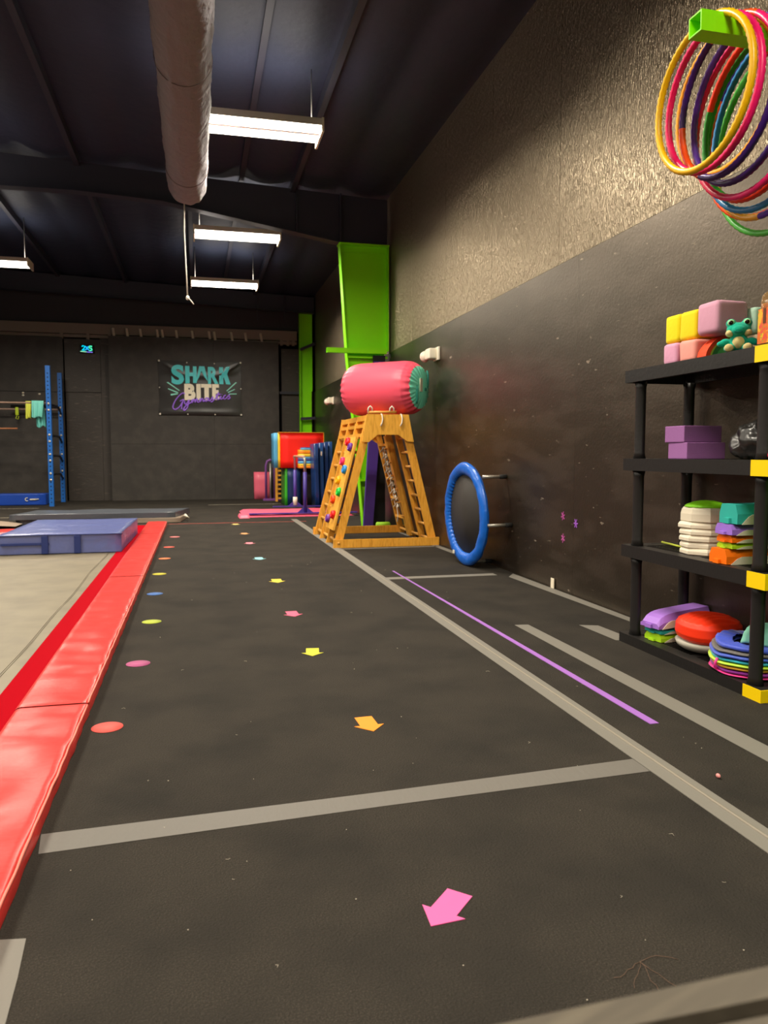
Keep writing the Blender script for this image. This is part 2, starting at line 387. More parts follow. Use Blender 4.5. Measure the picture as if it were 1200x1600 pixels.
tape(rect(-.4, 11.2, 1.55, 11.225), 'thin red tape line across the far end of the runway', mat('red tape', 'c0483c', .5), group='thin far floor lines')
tape(rect(-1.6, 14.1, -.15, 14.13), 'pale thin line on the floor behind the dark folded mat', mat('pale tape', 'b8ae9a', .5), group='thin far floor lines')
tape(rect(.2, 15.2, 1.6, 15.23), 'pale thin line on the floor below the big black boards', mat('pale tape', 'b8ae9a', .5), group='thin far floor lines')
tape(rect(-3.8, 12.9, -2.0, 12.93), 'pale thin line on the floor left behind the mats', mat('pale tape', 'b8ae9a', .5), group='thin far floor lines')
tape(rect(-3.9, 15.0, -2.8, 15.03), 'pale thin line on the floor in front of the long blue mat', mat('pale tape', 'b8ae9a', .5), group='thin far floor lines')
tape([(1.598, 6.27), (1.612, 6.27), (1.648, 2.46), (1.612, 2.46)], 'thin lilac tape line on the black carpet right of the long grey tape', mat('lilac tape', '9c66ba', .6), .0025)

def spot(x, y, c, label):
    b = B().lathe([(.056, 0.0003), (.056, .002)], 36)
    o = obj('floor_spot', b, mat('spot ' + c, c, .6, .3), local=True, loc=(x, y, 0)); o.scale.x = 1.0
    tag(o, label, 'floor marker', 'round floor spots')
for a in ((-.335, 2.90, 'd85850', 'coral red round floor spot nearest the camera'), (-.288, 3.765, 'a8507c', 'pink round floor spot, second from the camera'),
          (-.277, 4.70, 'a8b43c', 'lime round floor spot between the pink and the blue ones'), (-.306, 5.64, '4068a8', 'blue round floor spot'),
          (-.317, 6.57, 'b8b030', 'yellow round floor spot just beyond the blue one'), (-.313, 7.53, 'd87848', 'orange round floor spot beyond the yellow one'),
          (-.303, 8.45, 'd85848', 'reddish round floor spot, second from the far end'), (-.271, 9.47, 'e88080', 'pale pink round floor spot at the far end of the red pad')): spot(*a)
def arrow(x, y, ang, c, label, s=1.0):
    """origin = tip-side centre; ang = heading of the tip"""
    P = [(.07, 0), (.01, .052), (.01, .031), (-.075, .031), (-.075, -.031), (.01, -.031), (.01, -.052)]
    b = B().prism([(u*s, v*s) for u, v in P], .0003, .002, 'z')
    tag(obj('floor_arrow', b, mat('arrow ' + c, c, .6, .3), local=True, loc=(x, y, 0), rotz=ang), label, 'floor marker', 'paper arrows on the runway')
arrow(.513, 1.537, radians(226), 'e8609c', 'bright pink floor arrow nearest the camera', 1.0)
arrow(.599, 2.705, radians(272), 'f08a20', 'orange floor arrow beyond the cross tape', 1.08)
arrow(.549, 3.776, radians(262), 'b8b428', 'yellow-green floor arrow just beyond the orange one', 1.06)
arrow(.565, 4.72, radians(272), 'd85878', 'rose pink floor arrow level with the lime spot', 1.14)
arrow(.595, 5.99, radians(270), 'd8c030', 'mustard yellow floor arrow level with the tape to the trampoline', 1.22)
arrow(.561, 7.314, radians(272), '88c8d0', 'pale blue floor arrow', 1.2)
arrow(.555, 8.597, radians(270), 'e08090', 'dusty pink floor arrow beyond the pale blue one', 1.2)
arrow(.562, 9.644, radians(271), 'd89860', 'tan orange floor arrow, second from the far end', 1.2)
arrow(.517, 10.95, radians(270), 'd8c070', 'pale yellow floor arrow at the red line', 1.2)

# lint and crumbs
b = B()
for k in range(70):
    x = random.uniform(-.35, 1.75); y = random.choice((random.uniform(1.2, 4), random.uniform(1.2, 8))); r = random.uniform(.0008, .0022)
    if random.random() < .5: b.ell((x, y, .001), (r, r, r*.6), n=6)
    else:
        a = random.uniform(0, 6.3); l = random.uniform(.004, .012)
        b.tube([(x, y, .001), (x+l*cos(a), y+l*sin(a), .002), (x+l*1.5*cos(a+.7), y+l*1.5*sin(a+.7), .001)], .0005, 4)
o = obj('lint', b, mat('pale lint', 'b5aa98', .8)); tag(o, 'scattered pale crumbs and threads of lint on the black carpet', 'lint'); o['kind'] = 'stuff'
b = B()
for k in range(5):
    a = radians(200 + 35*k); p = [(.83, 1.28, .001)]
    for j in range(6): a += random.uniform(-.6, .6); p.append((p[-1][0] + .014*cos(a), p[-1][1] + .014*sin(a), .002))
    b.tube(p, .0005, 4)
tag(obj('hair_tuft', b, mat('brown hair', '6a5040', .7), loc=(.83, 1.28, 0)), 'loose tuft of brown hair on the carpet right of the pink arrow', 'lint')
tag(obj('bead', B().ell((1.545, 1.99, .008), (.006, .009, .007)), mat('pink bead', 'e0908c', .4), loc=(1.545, 1.99, 0)), 'tiny pink bead lying right of the long grey tape', 'bead')
tag(obj('paper_scrap', B().box((2.545, 5.16, .0), (2.552, 5.21, .075), bev=.003), mat('cream paper', 'e8dcc4', .7), loc=(2.55, 5.19, 0)), 'small cream paper scrap standing at the foot of the right wall', 'paper')

# ------------------------------------------------------------------ trampoline track and red pads
t = thing('trampoline_bed', 'long grey woven trampoline bed sunk beside the red pads', 'trampoline', (-2, 4.5, 0))
def bed_f(u, v):
    x = -3.2 + u*2.41; y = .8 + v*9.0
    return (x, y, .006 + .003*fbm(x*2, y*.9) + .0015*sin(y*9+x*2))
obj('bed', B().grid(bed_f, 30, 120), M_bed, t)
obj('webbing', B().box((-.80, .8, .002), (-.64, 11.0, .012)), M_redmesh, t, label='crimson webbing strip between bed and pad')
for x in (-.865, -.875): obj('stitching', B().tube([(x + .02*fbm(y*.8, 3), y, .009) for y in [.8+.1*k for k in range(84)]], .0011, 4), mat('dark stitching', '5c5444', .8), t)
segs = [(.95, 3.055, 'long red vinyl pad beside the coral floor spot, nearest full one'),
        (3.057, 4.60, 'red vinyl pad beside the pink floor spot'), (4.602, 6.20, 'red vinyl pad beside the lime and blue floor spots'),
        (6.202, 7.75, 'red vinyl pad beside the yellow and orange floor spots'), (7.752, 9.48, 'red vinyl pad right beside the blue crash mat'),
        (9.482, 11.1, 'red vinyl pad at the far end, just before the dark folded mat')]
for i, (y0, y1, lab) in enumerate(segs):
    t = thing('safety_pad', lab, 'pad', (-.53, (y0+y1)/2, 0), group='red trampoline frame pads')
    H = .05 + .003*(i % 2)
    def pf(u, v, y0=y0, y1=y1, i=i, H=H):
        y = y0 + v*(y1-y0)
        # cross profile: wraps over the two edges
        prof = [(-.675, .014), (-.678, H-.012), (-.668, H-.002)] + [(-.66 + .23*k/12, H) for k in range(13)] + [(-.424, H-.003), (-.418, H-.014), (-.418, .003)]
        x, z = prof[int(round(u*(len(prof)-1)))]
        inner = max(0, 1 - abs((x+.545)/.13))
        e = min(v, 1-v)*(y1-y0)
        wv = .011*sin((y*26 + 5*fbm(y*1.6, i*3.1) + x*5)) * max(0, fbm(y*2.1, x*3, i*7)+.35)
        z2 = z + (wv + (.009*fbm(x*7, y*3.5, i*5.3)))*(0.35+.65*inner)*min(1, e/.07) if z > H-.005 else z
        if z > H-.005: z2 -= .003*math.exp(-e/.006)
        return (x + (.005*fbm(y*8, i) if x > -.43 else 0), y, z2)
    obj('cover', B().grid(pf, 18, int((y1-y0)*75)), M_red, t)
    obj('piping', B().tube([(-.421 + .003*fbm(y*9, i), y, H-.006+.003*fbm(y*12, i+9)) for y in [y0+.01+(y1-y0-.02)*k/60 for k in range(61)]], .004, 6), mat('pale red piping', 'f07868', .4), t)
b = B().grid(lambda u, v: (-3.4 + 1.9*u, 9.95 + .55*v, .05 + .006*fbm(u*8, v*3) if 0 < v < 1 and 0 < u < 1 else .004), 24, 8)
tag(obj('safety_pad', b, M_red, loc=(-2.5, 10.2, 0)), 'red cross pad partly hidden behind the left end of the blue crash mat', 'pad', 'red trampoline frame pads')
b = B().grid(lambda u, v: (-.66+.24*u, 11.1+.28*v, .03 + .004*fbm(u*5, v*5) if 0 < v < 1 and 0 < u < 1 else .003), 8, 8)
tag(obj('end_flap', b, mat('black vinyl', '26221f', .5), loc=(-.54, 11.2, 0)), 'short black vinyl flap at the far end of the red pads', 'flap')

# crash mats
M_mat = mat('slate blue mat vinyl', '5a649c', .30, .8, ior=1.6, bump=(2.5, .8, (1, 2, 1), .06))
t = thing('crash_mat', 'thick slate blue crash mat with glossy wrinkled top on the trampoline', 'mat', (-1.27, 8.9, .01))
def block(name, x0, x1, y0, y1, z0, z1, m, parent, wob=.008, res=.05, sk=0, **p):
    """soft block: displaced closed box"""
    bm = bmesh.new(); bmesh.ops.create_cube(bm, size=1)
    n = max(4, int(max(x1-x0, y1-y0)/res)); n = min(n, 40)
    bmesh.ops.subdivide_edges(bm, edges=bm.edges[:], cuts=n//2, use_grid_fill=True)
    for v in bm.verts:
        c = v.co; q = Vector(c)
        for i in range(3):
            if abs(q[i]) > .499:
                pass
        cnt = sum(abs(q[i]) > .495 for i in range(3))
        X = (x0+x1)/2 + q.x*(x1-x0); Y = (y0+y1)/2 + q.y*(y1-y0); Z = (z0+z1)/2 + q.z*(z1-z0)
        f = wob*(fbm(X*3.1, Y*3.7, Z*3) + .5*fbm(X*9, Y*7, Z*9))
        edge = .35 if cnt >= 2 else 1
        if abs(q.z) > .495 and q.z > 0: Z += f*edge*1.6
        if abs(q.x) > .495: X += f*edge*(1 if q.x > 0 else -1)
        if abs(q.y) > .495: Y += f*edge*(1 if q.y > 0 else -1)
        X += sk*q.y
        v.co = (X, Y, Z)
    for f in bm.faces: f.smooth = True
    b = B(); b.bm.free(); b.bm = bm
    return obj(name, b, m, parent, **p)
block('cover', -1.87, -.735, 8.06, 9.85, .012, .205, M_mat, t, .007, .05, .03)
M_matd = mat('dark blue webbing', '24326c', .5)
obj('seam_piping', B().tube([(-1.87, 8.055, .195), (-1.5, 8.05, .2), (-1.1, 8.05, .198), (-.735, 8.055, .196)], .006, 6), M_matd, t)
for x in (-1.16, -1.46): obj('handle_strap', B().box((x-.03, 8.035, .015), (x+.03, 8.056, .19), bev=.004), M_matd, t)
obj('long_strap', B().box((-1.86, 8.04, .10), (-1.42, 8.05, .125), bev=.003), M_matd, t)

M_char = mat('charcoal glossy vinyl', '4c5058', .32, .8, bump=(3, .5, (1, 2, 1), .03))
M_taupe = mat('taupe vinyl', '948272', .5, .4, bump=(6, .3))
t = thing('folding_mat', 'long charcoal folded mat with taupe underside behind the blue crash mat', 'mat', (-1.3, 11.9, 0))
block('upper_layer', -2.42, -.22, 11.45, 12.3, .075, .15, M_char, t, .008, .06, .2)
block('lower_layer', -1.15, -.20, 11.42, 12.25, .004, .073, M_taupe, t, .008, .06, .1)
block('lower_layer', -2.40, -1.2, 11.5, 12.25, .004, .073, M_char, t, .006, .06, .1)
obj('end_handle', B().tube([(-.19, 11.5, .10), (-.13, 11.55, .06), (-.14, 11.7, .05), (-.18, 11.8, .09)], .012, 8), M_white, t)
t2 = obj('loose_flap', B().grid(lambda u, v: (-3.3 + .95*u, 11.0 + .45*v, .03 + .05*sin(pi*u)*(.4+.6*v)), 20, 8), M_taupe, loc=(-2.9, 11.2, 0)); tag(t2, 'taupe mat flap with a raised fold left of the charcoal mat', 'mat')
tag(block('small_mat', -3.9, -3.1, 12.3, 12.9, .003, .06, mat('pink vinyl mat', 'f0708c', .45, .4), None, .004, .1), 'bit of pink mat at the left edge of the photo', 'mat')
t = thing('long_block', 'long royal blue padded beam on the floor at the far left', 'mat', (-3.6, 16, 0))
block('cover', -5.2, -2.84, 15.9, 16.3, .004, .22, mat('royal blue vinyl', '1c46a8', .35, .5, bump=(3, .3)), t, .006, .1)
b = B().tube([(-3.17+.03*cos(a), 15.885, .115+.03*sin(a)) for a in [1.2+.45*k for k in range(10)]], .008, 6)
b.bar((-3.12, 15.884, .115), (-3.00, 15.884, .118), .012, .022).bar((-3.02, 15.884, .12), (-2.96, 15.884, .122), .012, .012)
obj('white_logo', b, M_white, t)

# ------------------------------------------------------------------ blue rig on the left with bars and laundry
t = thing('training_rig', 'tall blue perforated steel rig posts with black bars on the left', 'gym rig', (-2.67, 16, 0))
for (x, y, h) in ((-2.66, 15.5, 2.62), (-2.67, 16.85, 2.62)):
    p = obj('post', B().box((x-.04, y-.04, 0), (x+.04, y+.04, h)), M_rack, t)
    b = B()
    for k in range(int(h/.075)-1):
        b.cyl((x, y-.042, .08+k*.075), (x, y-.0405, .08+k*.075), .012, 8)
    obj('bolt_holes', b, M_blackmat, p)
    b = B()
    for z in (.50, .62, .86, .98, 1.22, 1.34, 1.80, 1.92) if y < 16 else (.52, .64, .86, .98, 1.24, 1.36, 1.76, 1.92): b.cyl((x, y-.05, z), (x, y-.04, z), .022, 10)
    obj('bolts', b, mat('pale bolt', 'cfc8ba', .4, metal=.4), p)
for z in (.55, .90, 1.28, 1.86):
    obj('curved_brace', B().tube([(-2.66, 15.55, z+.04), (-2.64, 15.9, z+.05), (-2.64, 16.4, z+.04), (-2.66, 16.8, z-.06)], .022, 8), M_black, t)
obj('upper_bar', B().tube([(-5.2, 15.5, 1.93), (-2.7, 15.5, 1.93)], .018, 10), mat('worn bronze bar', '9a7f70', .35, metal=.4), t)
obj('lower_bar', B().tube([(-5.2, 16.85, 1.88), (-2.71, 16.85, 1.88)], .018, 10), mat('worn bronze bar', '9a7f70', .35, metal=.4), t)
obj('support_rail', B().tube([(-2.72, 15.52, 1.88), (-2.9, 15.55, 1.86), (-2.95, 15.6, 1.80)], .02, 8), M_black, t)
for z in (1.90, ): obj('support_rail', B().tube([(-3.6, 16.85, 1.94), (-2.68, 16.85, 1.94)], .03, 8), M_black, t)
tag(obj('wooden_rod', B().tube([(-4.2, 16.2, 1.47), (-3.36, 16.2, 1.475)], .016, 8), mat('pale rod', 'b87850', .5), loc=(-3.7, 16.2, 1.47)), 'brown wooden rod fixed low on the wall left of the rig', 'rod')
def cloth(name, x0, x1, zt, zb, y, m, label, slant=0):
    def f(u, v):
        L = (zt-zb); s = v*2
        x = x0 + (x1-x0)*u*(1-.15*abs(s-1)) + slant*abs(s-1)
        z = zt - abs(s-1)*L*(.95+.05*sin(u*7)) + .03
        yy = y + (s-1)*.05 + .03*sin(u*16 + s*1.5)*abs(s-1) + (0.0)
        if abs(s-1) < .12: z = zt + .03 + .0
        return (x, yy, z)
    tag(obj(name, B().grid(f, 24, 24), m, loc=((x0+x1)/2, y, zt)), label, 'clothes')
cloth('shirt', -3.06, -2.96, 1.93, 1.60, 15.5, mat('lime yellow cloth', 'c8cc50', .8), 'lime yellow top hanging over the bar left of the blue rig')
cloth('shirt', -2.95, -2.74, 1.94, 1.62, 15.47, mat('aqua cloth', '6fc0b4', .8), 'short aqua shirt hanging over the bar beside the lime one')
cloth('trousers', -2.93, -2.75, 1.90, 1.44, 15.56, mat('deeper aqua cloth', '62b4ac', .8), 'longer aqua garment hanging lowest on the bar, behind the aqua shirt', .05)
tag(obj('clip_strap', B().box((-3.52, 16.83, 1.76), (-3.46, 16.87, 1.92), bev=.006).tube([(-3.49, 16.85, 1.76), (-3.52, 16.85, 1.70), (-3.47, 16.85, 1.68), (-3.46, 16.85, 1.74)], .008, 6), mat('neon yellow strap', 'c4dc2c', .5), loc=(-3.49, 16.85, 1.9)),
    'small neon yellow strap clip hanging on the lower bar', 'strap')
b = B()
for x, z in ((-3.42, 2.23), (-3.42, 2.18), (-3.11, 2.21)): b.ell((x, 17.12, z), (.025, .012, .018), n=8)
tag(obj('wall_bolts', b, M_white, loc=(-3.3, 17.12, 2.2)), 'three small white bolt caps on the wall seam left of the rig', 'bolt')

# little holographic sign
t = thing('light_sign', 'small glowing cyan and green number sign high on the far wall', 'sign', (-2.17, 17.17, 3.15))
obj('panel', B().box((-2.31, 17.16, 3.07), (-2.03, 17.2, 3.24)), M_blackmat, t)
def glow(n, c, s): return mat(n, c, .4, emis=s)
def stroke(name, pts, m, y=17.152, r=.011): return obj(name, B().tube([(x, y, z) for x, z in pts], r, 6), m, t)
stroke('glyph', [(-2.27, 3.20), (-2.25, 3.22), (-2.21, 3.21), (-2.23, 3.16), (-2.27, 3.13), (-2.21, 3.13)], glow('cyan glow', '00d8f0', 1.2))
stroke('glyph', [(-2.20, 3.21), (-2.17, 3.17), (-2.13, 3.13)], glow('azure glow', '20b0ff', 1.2))
stroke('glyph', [(-2.14, 3.21), (-2.17, 3.17), (-2.20, 3.13)], glow('azure glow', '20b0ff', 1.2))
stroke('glyph', [(-2.07, 3.21), (-2.12, 3.215), (-2.13, 3.18), (-2.08, 3.17), (-2.07, 3.14), (-2.12, 3.12)], glow('mint glow', '50ffc0', 1.2))
stroke('underline', [(-2.30, 3.105), (-2.18, 3.095)], glow('pale green glow', 'a0ffc8', 1.0), r=.007)
stroke('underline', [(-2.18, 3.095), (-2.06, 3.09)], glow('violet glow', '9080ff', 1.0), r=.007)

# ------------------------------------------------------------------ banner
BX0, BX1, BZ0, BZ1 = -.752, .975, 1.815, 2.955
t = thing('wall_banner', 'black vinyl club banner with teal, white and purple lettering on the far wall', 'banner', (.1, 17.05, 2.4))
def bd(x, z):
    u = (x-BX0)/(BX1-BX0); v = (z-BZ0)/(BZ1-BZ0)
    sag = .03*sin(pi*u)*max(0, v-.75)*3
    rad = 0
    for cx, sg in ((0, 1), (1, -1)):
        a = math.atan2((1-v)*.66+1e-4, abs(u-cx)+1e-4); d = math.hypot((1-v)*.66, u-cx)
        rad += .018*math.exp(-((a-.55)/.12)**2)*math.exp(-d*2.4)*min(1, d*8)
    return 17.035 - sag - rad - .006*fbm(u*4, v*3) - .012*math.exp(-((v-.86+.12*sin(pi*u))/.05)**2)*sin(pi*u) - .012*math.exp(-((v-.05)/.05)**2)*sin(pi*u)
obj('vinyl_sheet', B().grid(lambda u, v: (BX0+u*(BX1-BX0)+.015*(1-2*u)*sin(pi*v), bd(BX0+u*(BX1-BX0), BZ0+v*(BZ1-BZ0)), BZ0+v*(BZ1-BZ0)-.02*sin(pi*u)*v), 70, 46), mat('black banner vinyl', '1f1b1a', .33, .6), t)
for u, v in ((.01, .99), (.34, .98), (.67, .975), (.99, .99), (.01, .01), (.34, .01), (.67, .01), (.99, .01), (.01, .5), (.99, .5)):
    x = BX0+u*(BX1-BX0); z = BZ0+v*(BZ1-BZ0)-.02*sin(pi*u)*v; r = .021 if u in (.01, .99) and v in (.99, .01) else .014
    obj('grommet', B().lathe([(r*.5, 0), (r, .002), (r, .008), (r*.5, .012)], 12, Matrix.Translation((x, bd(x, z)-.0, z)) @ Matrix.Rotation(pi/2, 4, 'X')), mat('bright grommet', 'e8e0d0', .3), t)
def P(px_, pz): # banner drawing coordinates 1200x867 crop, corners measured on it
    u = (px_-180)/(1045-180); z = 1 - (pz-152-(px_-180)*.025)/(708-152)
    return (BX0 + u*(BX1-BX0), BZ0 + z*(BZ1-BZ0))
def flat(name, polys, m, lift=.012):
    for poly in polys:
        b = B(); pts = [P(*p) for p in poly]; vs = [(x, bd(x, z)-lift, z) for x, z in pts]; n = len(vs)
        b._add(vs + [(x, y+.004, z) for x, y, z in vs], [tuple(range(n)), tuple(range(2*n-1, n-1, -1))] + [(i, n+i, n+(i+1) % n, (i+1) % n) for i in range(n)], False)
        obj(name, b, m, t)
def glyph(name, ch, box, m, off=.045, lift=.013, tl=0, tr=0):
    """built-in font letter fitted to a box in drawing coordinates; tl/tr lift top corners"""
    cu = bpy.data.curves.new('tmp', 'FONT'); cu.body = ch; cu.size = 1; cu.offset = off; cu.resolution_u = 6
    to = bpy.data.objects.new('tmp', cu); me = bpy.data.meshes.new_from_object(to)
    xs = [v.co.x for v in me.vertices]; zs = [v.co.y for v in me.vertices]
    x0, x1, z0, z1 = min(xs), max(xs), min(zs), max(zs); b = B()
    vs = []
    for v in me.vertices:
        u = (v.co.x-x0)/(x1-x0); w_ = (v.co.y-z0)/(z1-z0)
        X = box[0] + u*(box[2]-box[0]); Z = box[3] + w_*(box[1] - box[3]) - w_*(tl*(1-u)+tr*u)
        x, z = P(X, Z); vs.append((x, bd(x, z)-lift, z))
    b._add(vs, [tuple(p.vertices) for p in me.polygons], False)
    bpy.data.objects.remove(to); bpy.data.curves.remove(cu); bpy.data.meshes.remove(me)
    return obj(name, b, m, t)
M_bt = mat('banner turquoise print', '5ae0e6', .4); M_bw = mat('banner cream print', 'fff6dc', .4); M_bpu = mat('banner purple print', 'b07cff', .4); M_ray = mat('banner pale teal print', '98f0dc', .4)
glyph('letter', 'S', (312, 200, 442, 402), M_bt)
flat('letter', [[(455, 212), (500, 214), (500, 280), (535, 281), (535, 216), (573, 218), (573, 388), (535, 387), (535, 318), (500, 317), (500, 390), (455, 392)]], M_bt)
flat('letter', [[(575, 330), (600, 215), (655, 218), (690, 372), (655, 330), (622, 262), (600, 325), (565, 385)]], M_bt, .015)   # fin shaped A
glyph('letter', 'R', (690, 222, 800, 398), M_bt)
flat('letter', [[(808, 224), (850, 226), (850, 285), (880, 224), (922, 220), (893, 300), (928, 405), (880, 402), (858, 330), (850, 345), (852, 402), (808, 400)]], M_bt)
glyph('letter', 'B', (442, 395, 558, 563), M_bw, .06)
flat('letter', [[(567, 398), (612, 398), (612, 563), (567, 563)]], M_bw)
flat('letter', [[(616, 398), (726, 400), (726, 438), (697, 437), (697, 565), (650, 564), (650, 436), (616, 436)]], M_bw)
flat('letter', [[(732, 400), (804, 401), (804, 438), (772, 437), (772, 462), (800, 462), (800, 498), (772, 498), (772, 528), (806, 528), (806, 566), (732, 565)]], M_bw)
flat('ray_mark', [[(262, 380), (278, 376), (395, 462), (388, 468)], [(273, 448), (278, 440), (380, 482), (374, 492)], [(300, 508), (302, 498), (365, 492), (380, 500), (305, 516)],
     [(995, 385), (982, 380), (882, 470), (888, 476)], [(973, 458), (968, 452), (897, 484), (900, 492)], [(990, 500), (990, 508), (910, 508), (905, 500)]], M_ray)
# script word drawn as pen strokes
def W(x, y):
    return P(345 + x*66, 620 - y*52 - x*8)
strokes = [[(1.5,2.0),(1.3,2.3),(.8,2.0),(.1,1.1),(-.3,.1),(-.3,-.5),(.1,-.75),(.7,-.3),(1.1,.4),(1.35,1.0),(.75,.75)], [(1.35,1.0),(1.05,0),(1.0,-.9)],
 [(1.5,.7),(1.5,.2),(1.75,.05),(2.2,.8),(1.95,-.5),(1.6,-1.1),(1.3,-1.1),(1.5,-.5),(2.1,0),(2.5,.2),(2.7,.8),(2.65,.1),(2.95,.75),(3.1,.6),(3.1,.1),(3.35,.75),(3.5,.6),(3.5,.15),(3.75,.1),
  (3.95,.75),(3.95,.1),(4.2,.7),(4.4,.55),(4.4,.1),(4.65,.2)], [(5.2,.6),(4.9,.7),(4.7,.35),(4.85,.05),(5.1,.2),(5.3,.65),(5.3,.1),(5.6,.15),(5.95,.8),(5.9,.4),(6.05,.1),(5.8,-.2),(5.6,-.1)],
 [(6.0,.1),(6.4,.4),(6.9,1.5),(6.65,.6),(6.7,.1),(7.0,.2),(7.25,.7),(7.2,.1),(7.45,.15),(7.75,.6)], [(6.4,1.0),(7.2,1.1)], [(7.4,1.0),(7.43,1.05)],
 [(8.05,.75),(7.8,.7),(7.65,.3),(7.8,.0),(8.15,.2),(8.6,.8),(8.55,.45),(8.7,.15),(8.5,-.1),(8.3,0)]]
b = B()
for st in strokes:
    pts = []
    for i in range(len(st)-1):
        p0, p1, p2, p3 = st[max(0,i-1)], st[i], st[i+1], st[min(len(st)-1, i+2)]
        for k in range(4):
            s_ = k/4
            pts.append(tuple(.5*((2*p1[j]) + (-p0[j]+p2[j])*s_ + (2*p0[j]-5*p1[j]+4*p2[j]-p3[j])*s_**2 + (-p0[j]+3*p1[j]-3*p2[j]+p3[j])*s_**3) for j in (0, 1)))
    pts.append(st[-1])
    q = [W(x, y) for x, y in pts]
    b.tube([(x, bd(x, z)-.02, z) for x, z in q], .0145, 5)
obj('script_word', b, M_bpu, t)

# ------------------------------------------------------------------ equipment pile in the far right corner
block_m = lambda c, n: mat(n, c, .4, .45, bump=(4, .15))
t = thing('panel_mat', 'pink rectangular panel mat standing against the far boards', 'mat', (1.39, 16.95, 0))
block('cover', 1.205, 1.57, 16.85, 17.02, .004, .59, block_m('f06c84', 'pink panel vinyl'), t, .004, .1)
t = thing('kip_bar', 'purple curved bar frame standing beside the pink panel', 'gym bar', (1.55, 16.4, 0))
for x, h in ((1.42, .86), (1.60, 1.08)):
    obj('upright', B().tube([(x, 16.4, .04), (x, 16.4, h-.12), (x+.03, 16.4, h-.03), (x+.09, 16.4, h), (x+.13, 16.4, h-.02)], .025, 8), mat('violet tube', '7a4a90', .4), t)
obj('inner_tube', B().tube([(1.51, 16.36, .04), (1.51, 16.36, .78)], .02, 8), M_steel, t)
obj('base', B().box((1.35, 16.3, 0), (1.9, 16.42, .04)), mat('violet tube', '7a4a90', .4), t)
t = thing('wooden_ladder', 'small wooden ladder block under the red foam block', 'ladder', (1.70, 16, 0))
for x in (1.60, 1.80): obj('side_rail', B().box((x-.02, 15.95, 0), (x+.02, 16.1, .70)), M_wood, t)
for k in range(7): obj('rung', B().box((1.62, 15.97, .05+k*.095), (1.78, 16.05, .085+k*.095)), M_wood2, t)
t = thing('foam_block', 'navy foam block with a green edge below the red one', 'foam block', (1.80, 14.9, 0))
block('cover', 1.675, 1.92, 14.62, 15.4, .004, .71, M_navy, t, .004, .1); block('green_edge', 1.632, 1.672, 14.64, 15.4, .004, .71, block_m('3fae30', 'green foam vinyl'), t, .003, .1)
t = thing('foam_block', 'black foam block between the navy block and the leaning blue mats', 'foam block', (2.06, 14.9, 0))
block('cover', 1.93, 2.18, 14.66, 15.4, .004, .705, mat('black foam vinyl', '1c1a1e', .4), t, .004, .1)
t = thing('foam_block', 'big bright red foam block with yellow and light blue layers', 'foam block', (1.9, 15, .71))
block('red_layer', 1.545, 2.36, 14.6, 15.25, .72, 1.385, block_m('ee1f14', 'scarlet vinyl'), t, .004, .1, label='scarlet face')
block('yellow_layer', 1.50, 1.54, 14.62, 15.25, .72, 1.385, block_m('f0c830', 'warm yellow vinyl'), t, .002, .1, label='yellow layer')
block('blue_layer', 1.43, 1.495, 14.64, 15.25, .72, 1.38, block_m('58a4d0', 'sky blue vinyl'), t, .002, .1, label='sky blue layer')
obj('yellow_trim', B().box((1.50, 14.58, 1.386), (2.37, 14.62, 1.394)).box((2.362, 14.58, .72), (2.37, 14.62, 1.39)), block_m('f0a030', 'orange yellow trim'), t)
cols = [('f08a18', 'orange vinyl'), ('f0c830', 'warm yellow vinyl'), ('58a4d0', 'sky blue vinyl'), ('3c4a90', 'indigo vinyl')]
t = thing('folding_mat', 'small stack-folded mat in orange, yellow, blue and indigo stripes', 'mat', (2.0, 14.45, .72))
z = .715
for i, (ci, h) in enumerate(((0, .045), (1, .04), (2, .05), (3, .05), (2, .03), (1, .055), (0, .055), (1, .02), (2, .035), (3, .015))):
    x0 = 1.86 + (.05 if i > 7 else 0)
    block('fold', x0, 2.16, 14.37, 14.58, z+.001, z+h-.001, block_m(*cols[ci]), t, .002, .12, label=cols[ci][1] + ' fold'); z += h
for i, (x, tl) in enumerate(((2.10, .05), (2.21, .06), (2.32, .05), (2.42, .04))):
    lab = ('leftmost and nearest of the four navy mats leaning together', 'second from left of the four navy mats leaning together', 'third from left of the four navy mats leaning together', 'rightmost navy mat of the four, half hidden by the climber')[i]
    t = thing('navy_mat', lab, 'mat', (x, 13.9+.12*i, 0), group='navy mats stood on end')
    b = B(); y = 13.8 + .12*i
    bm_ = block('cover', x-.035, x+.035, y, y+.55, .004, 1.17+.015*i, mat('navy blue vinyl %d' % (i % 2), ('16346a', '1c447c')[i % 2], .32, .5, bump=(6, .3)), t, .006, .08)
    for v in bm_.data.vertices:
        wz = v.co.z; v.co.x += (1.17-wz)*.02 - .0
    if i == 1: obj('handle', B().box((x-.012, y-.02, .95), (x+.012, y-.008, 1.03), bev=.003), M_white, t)
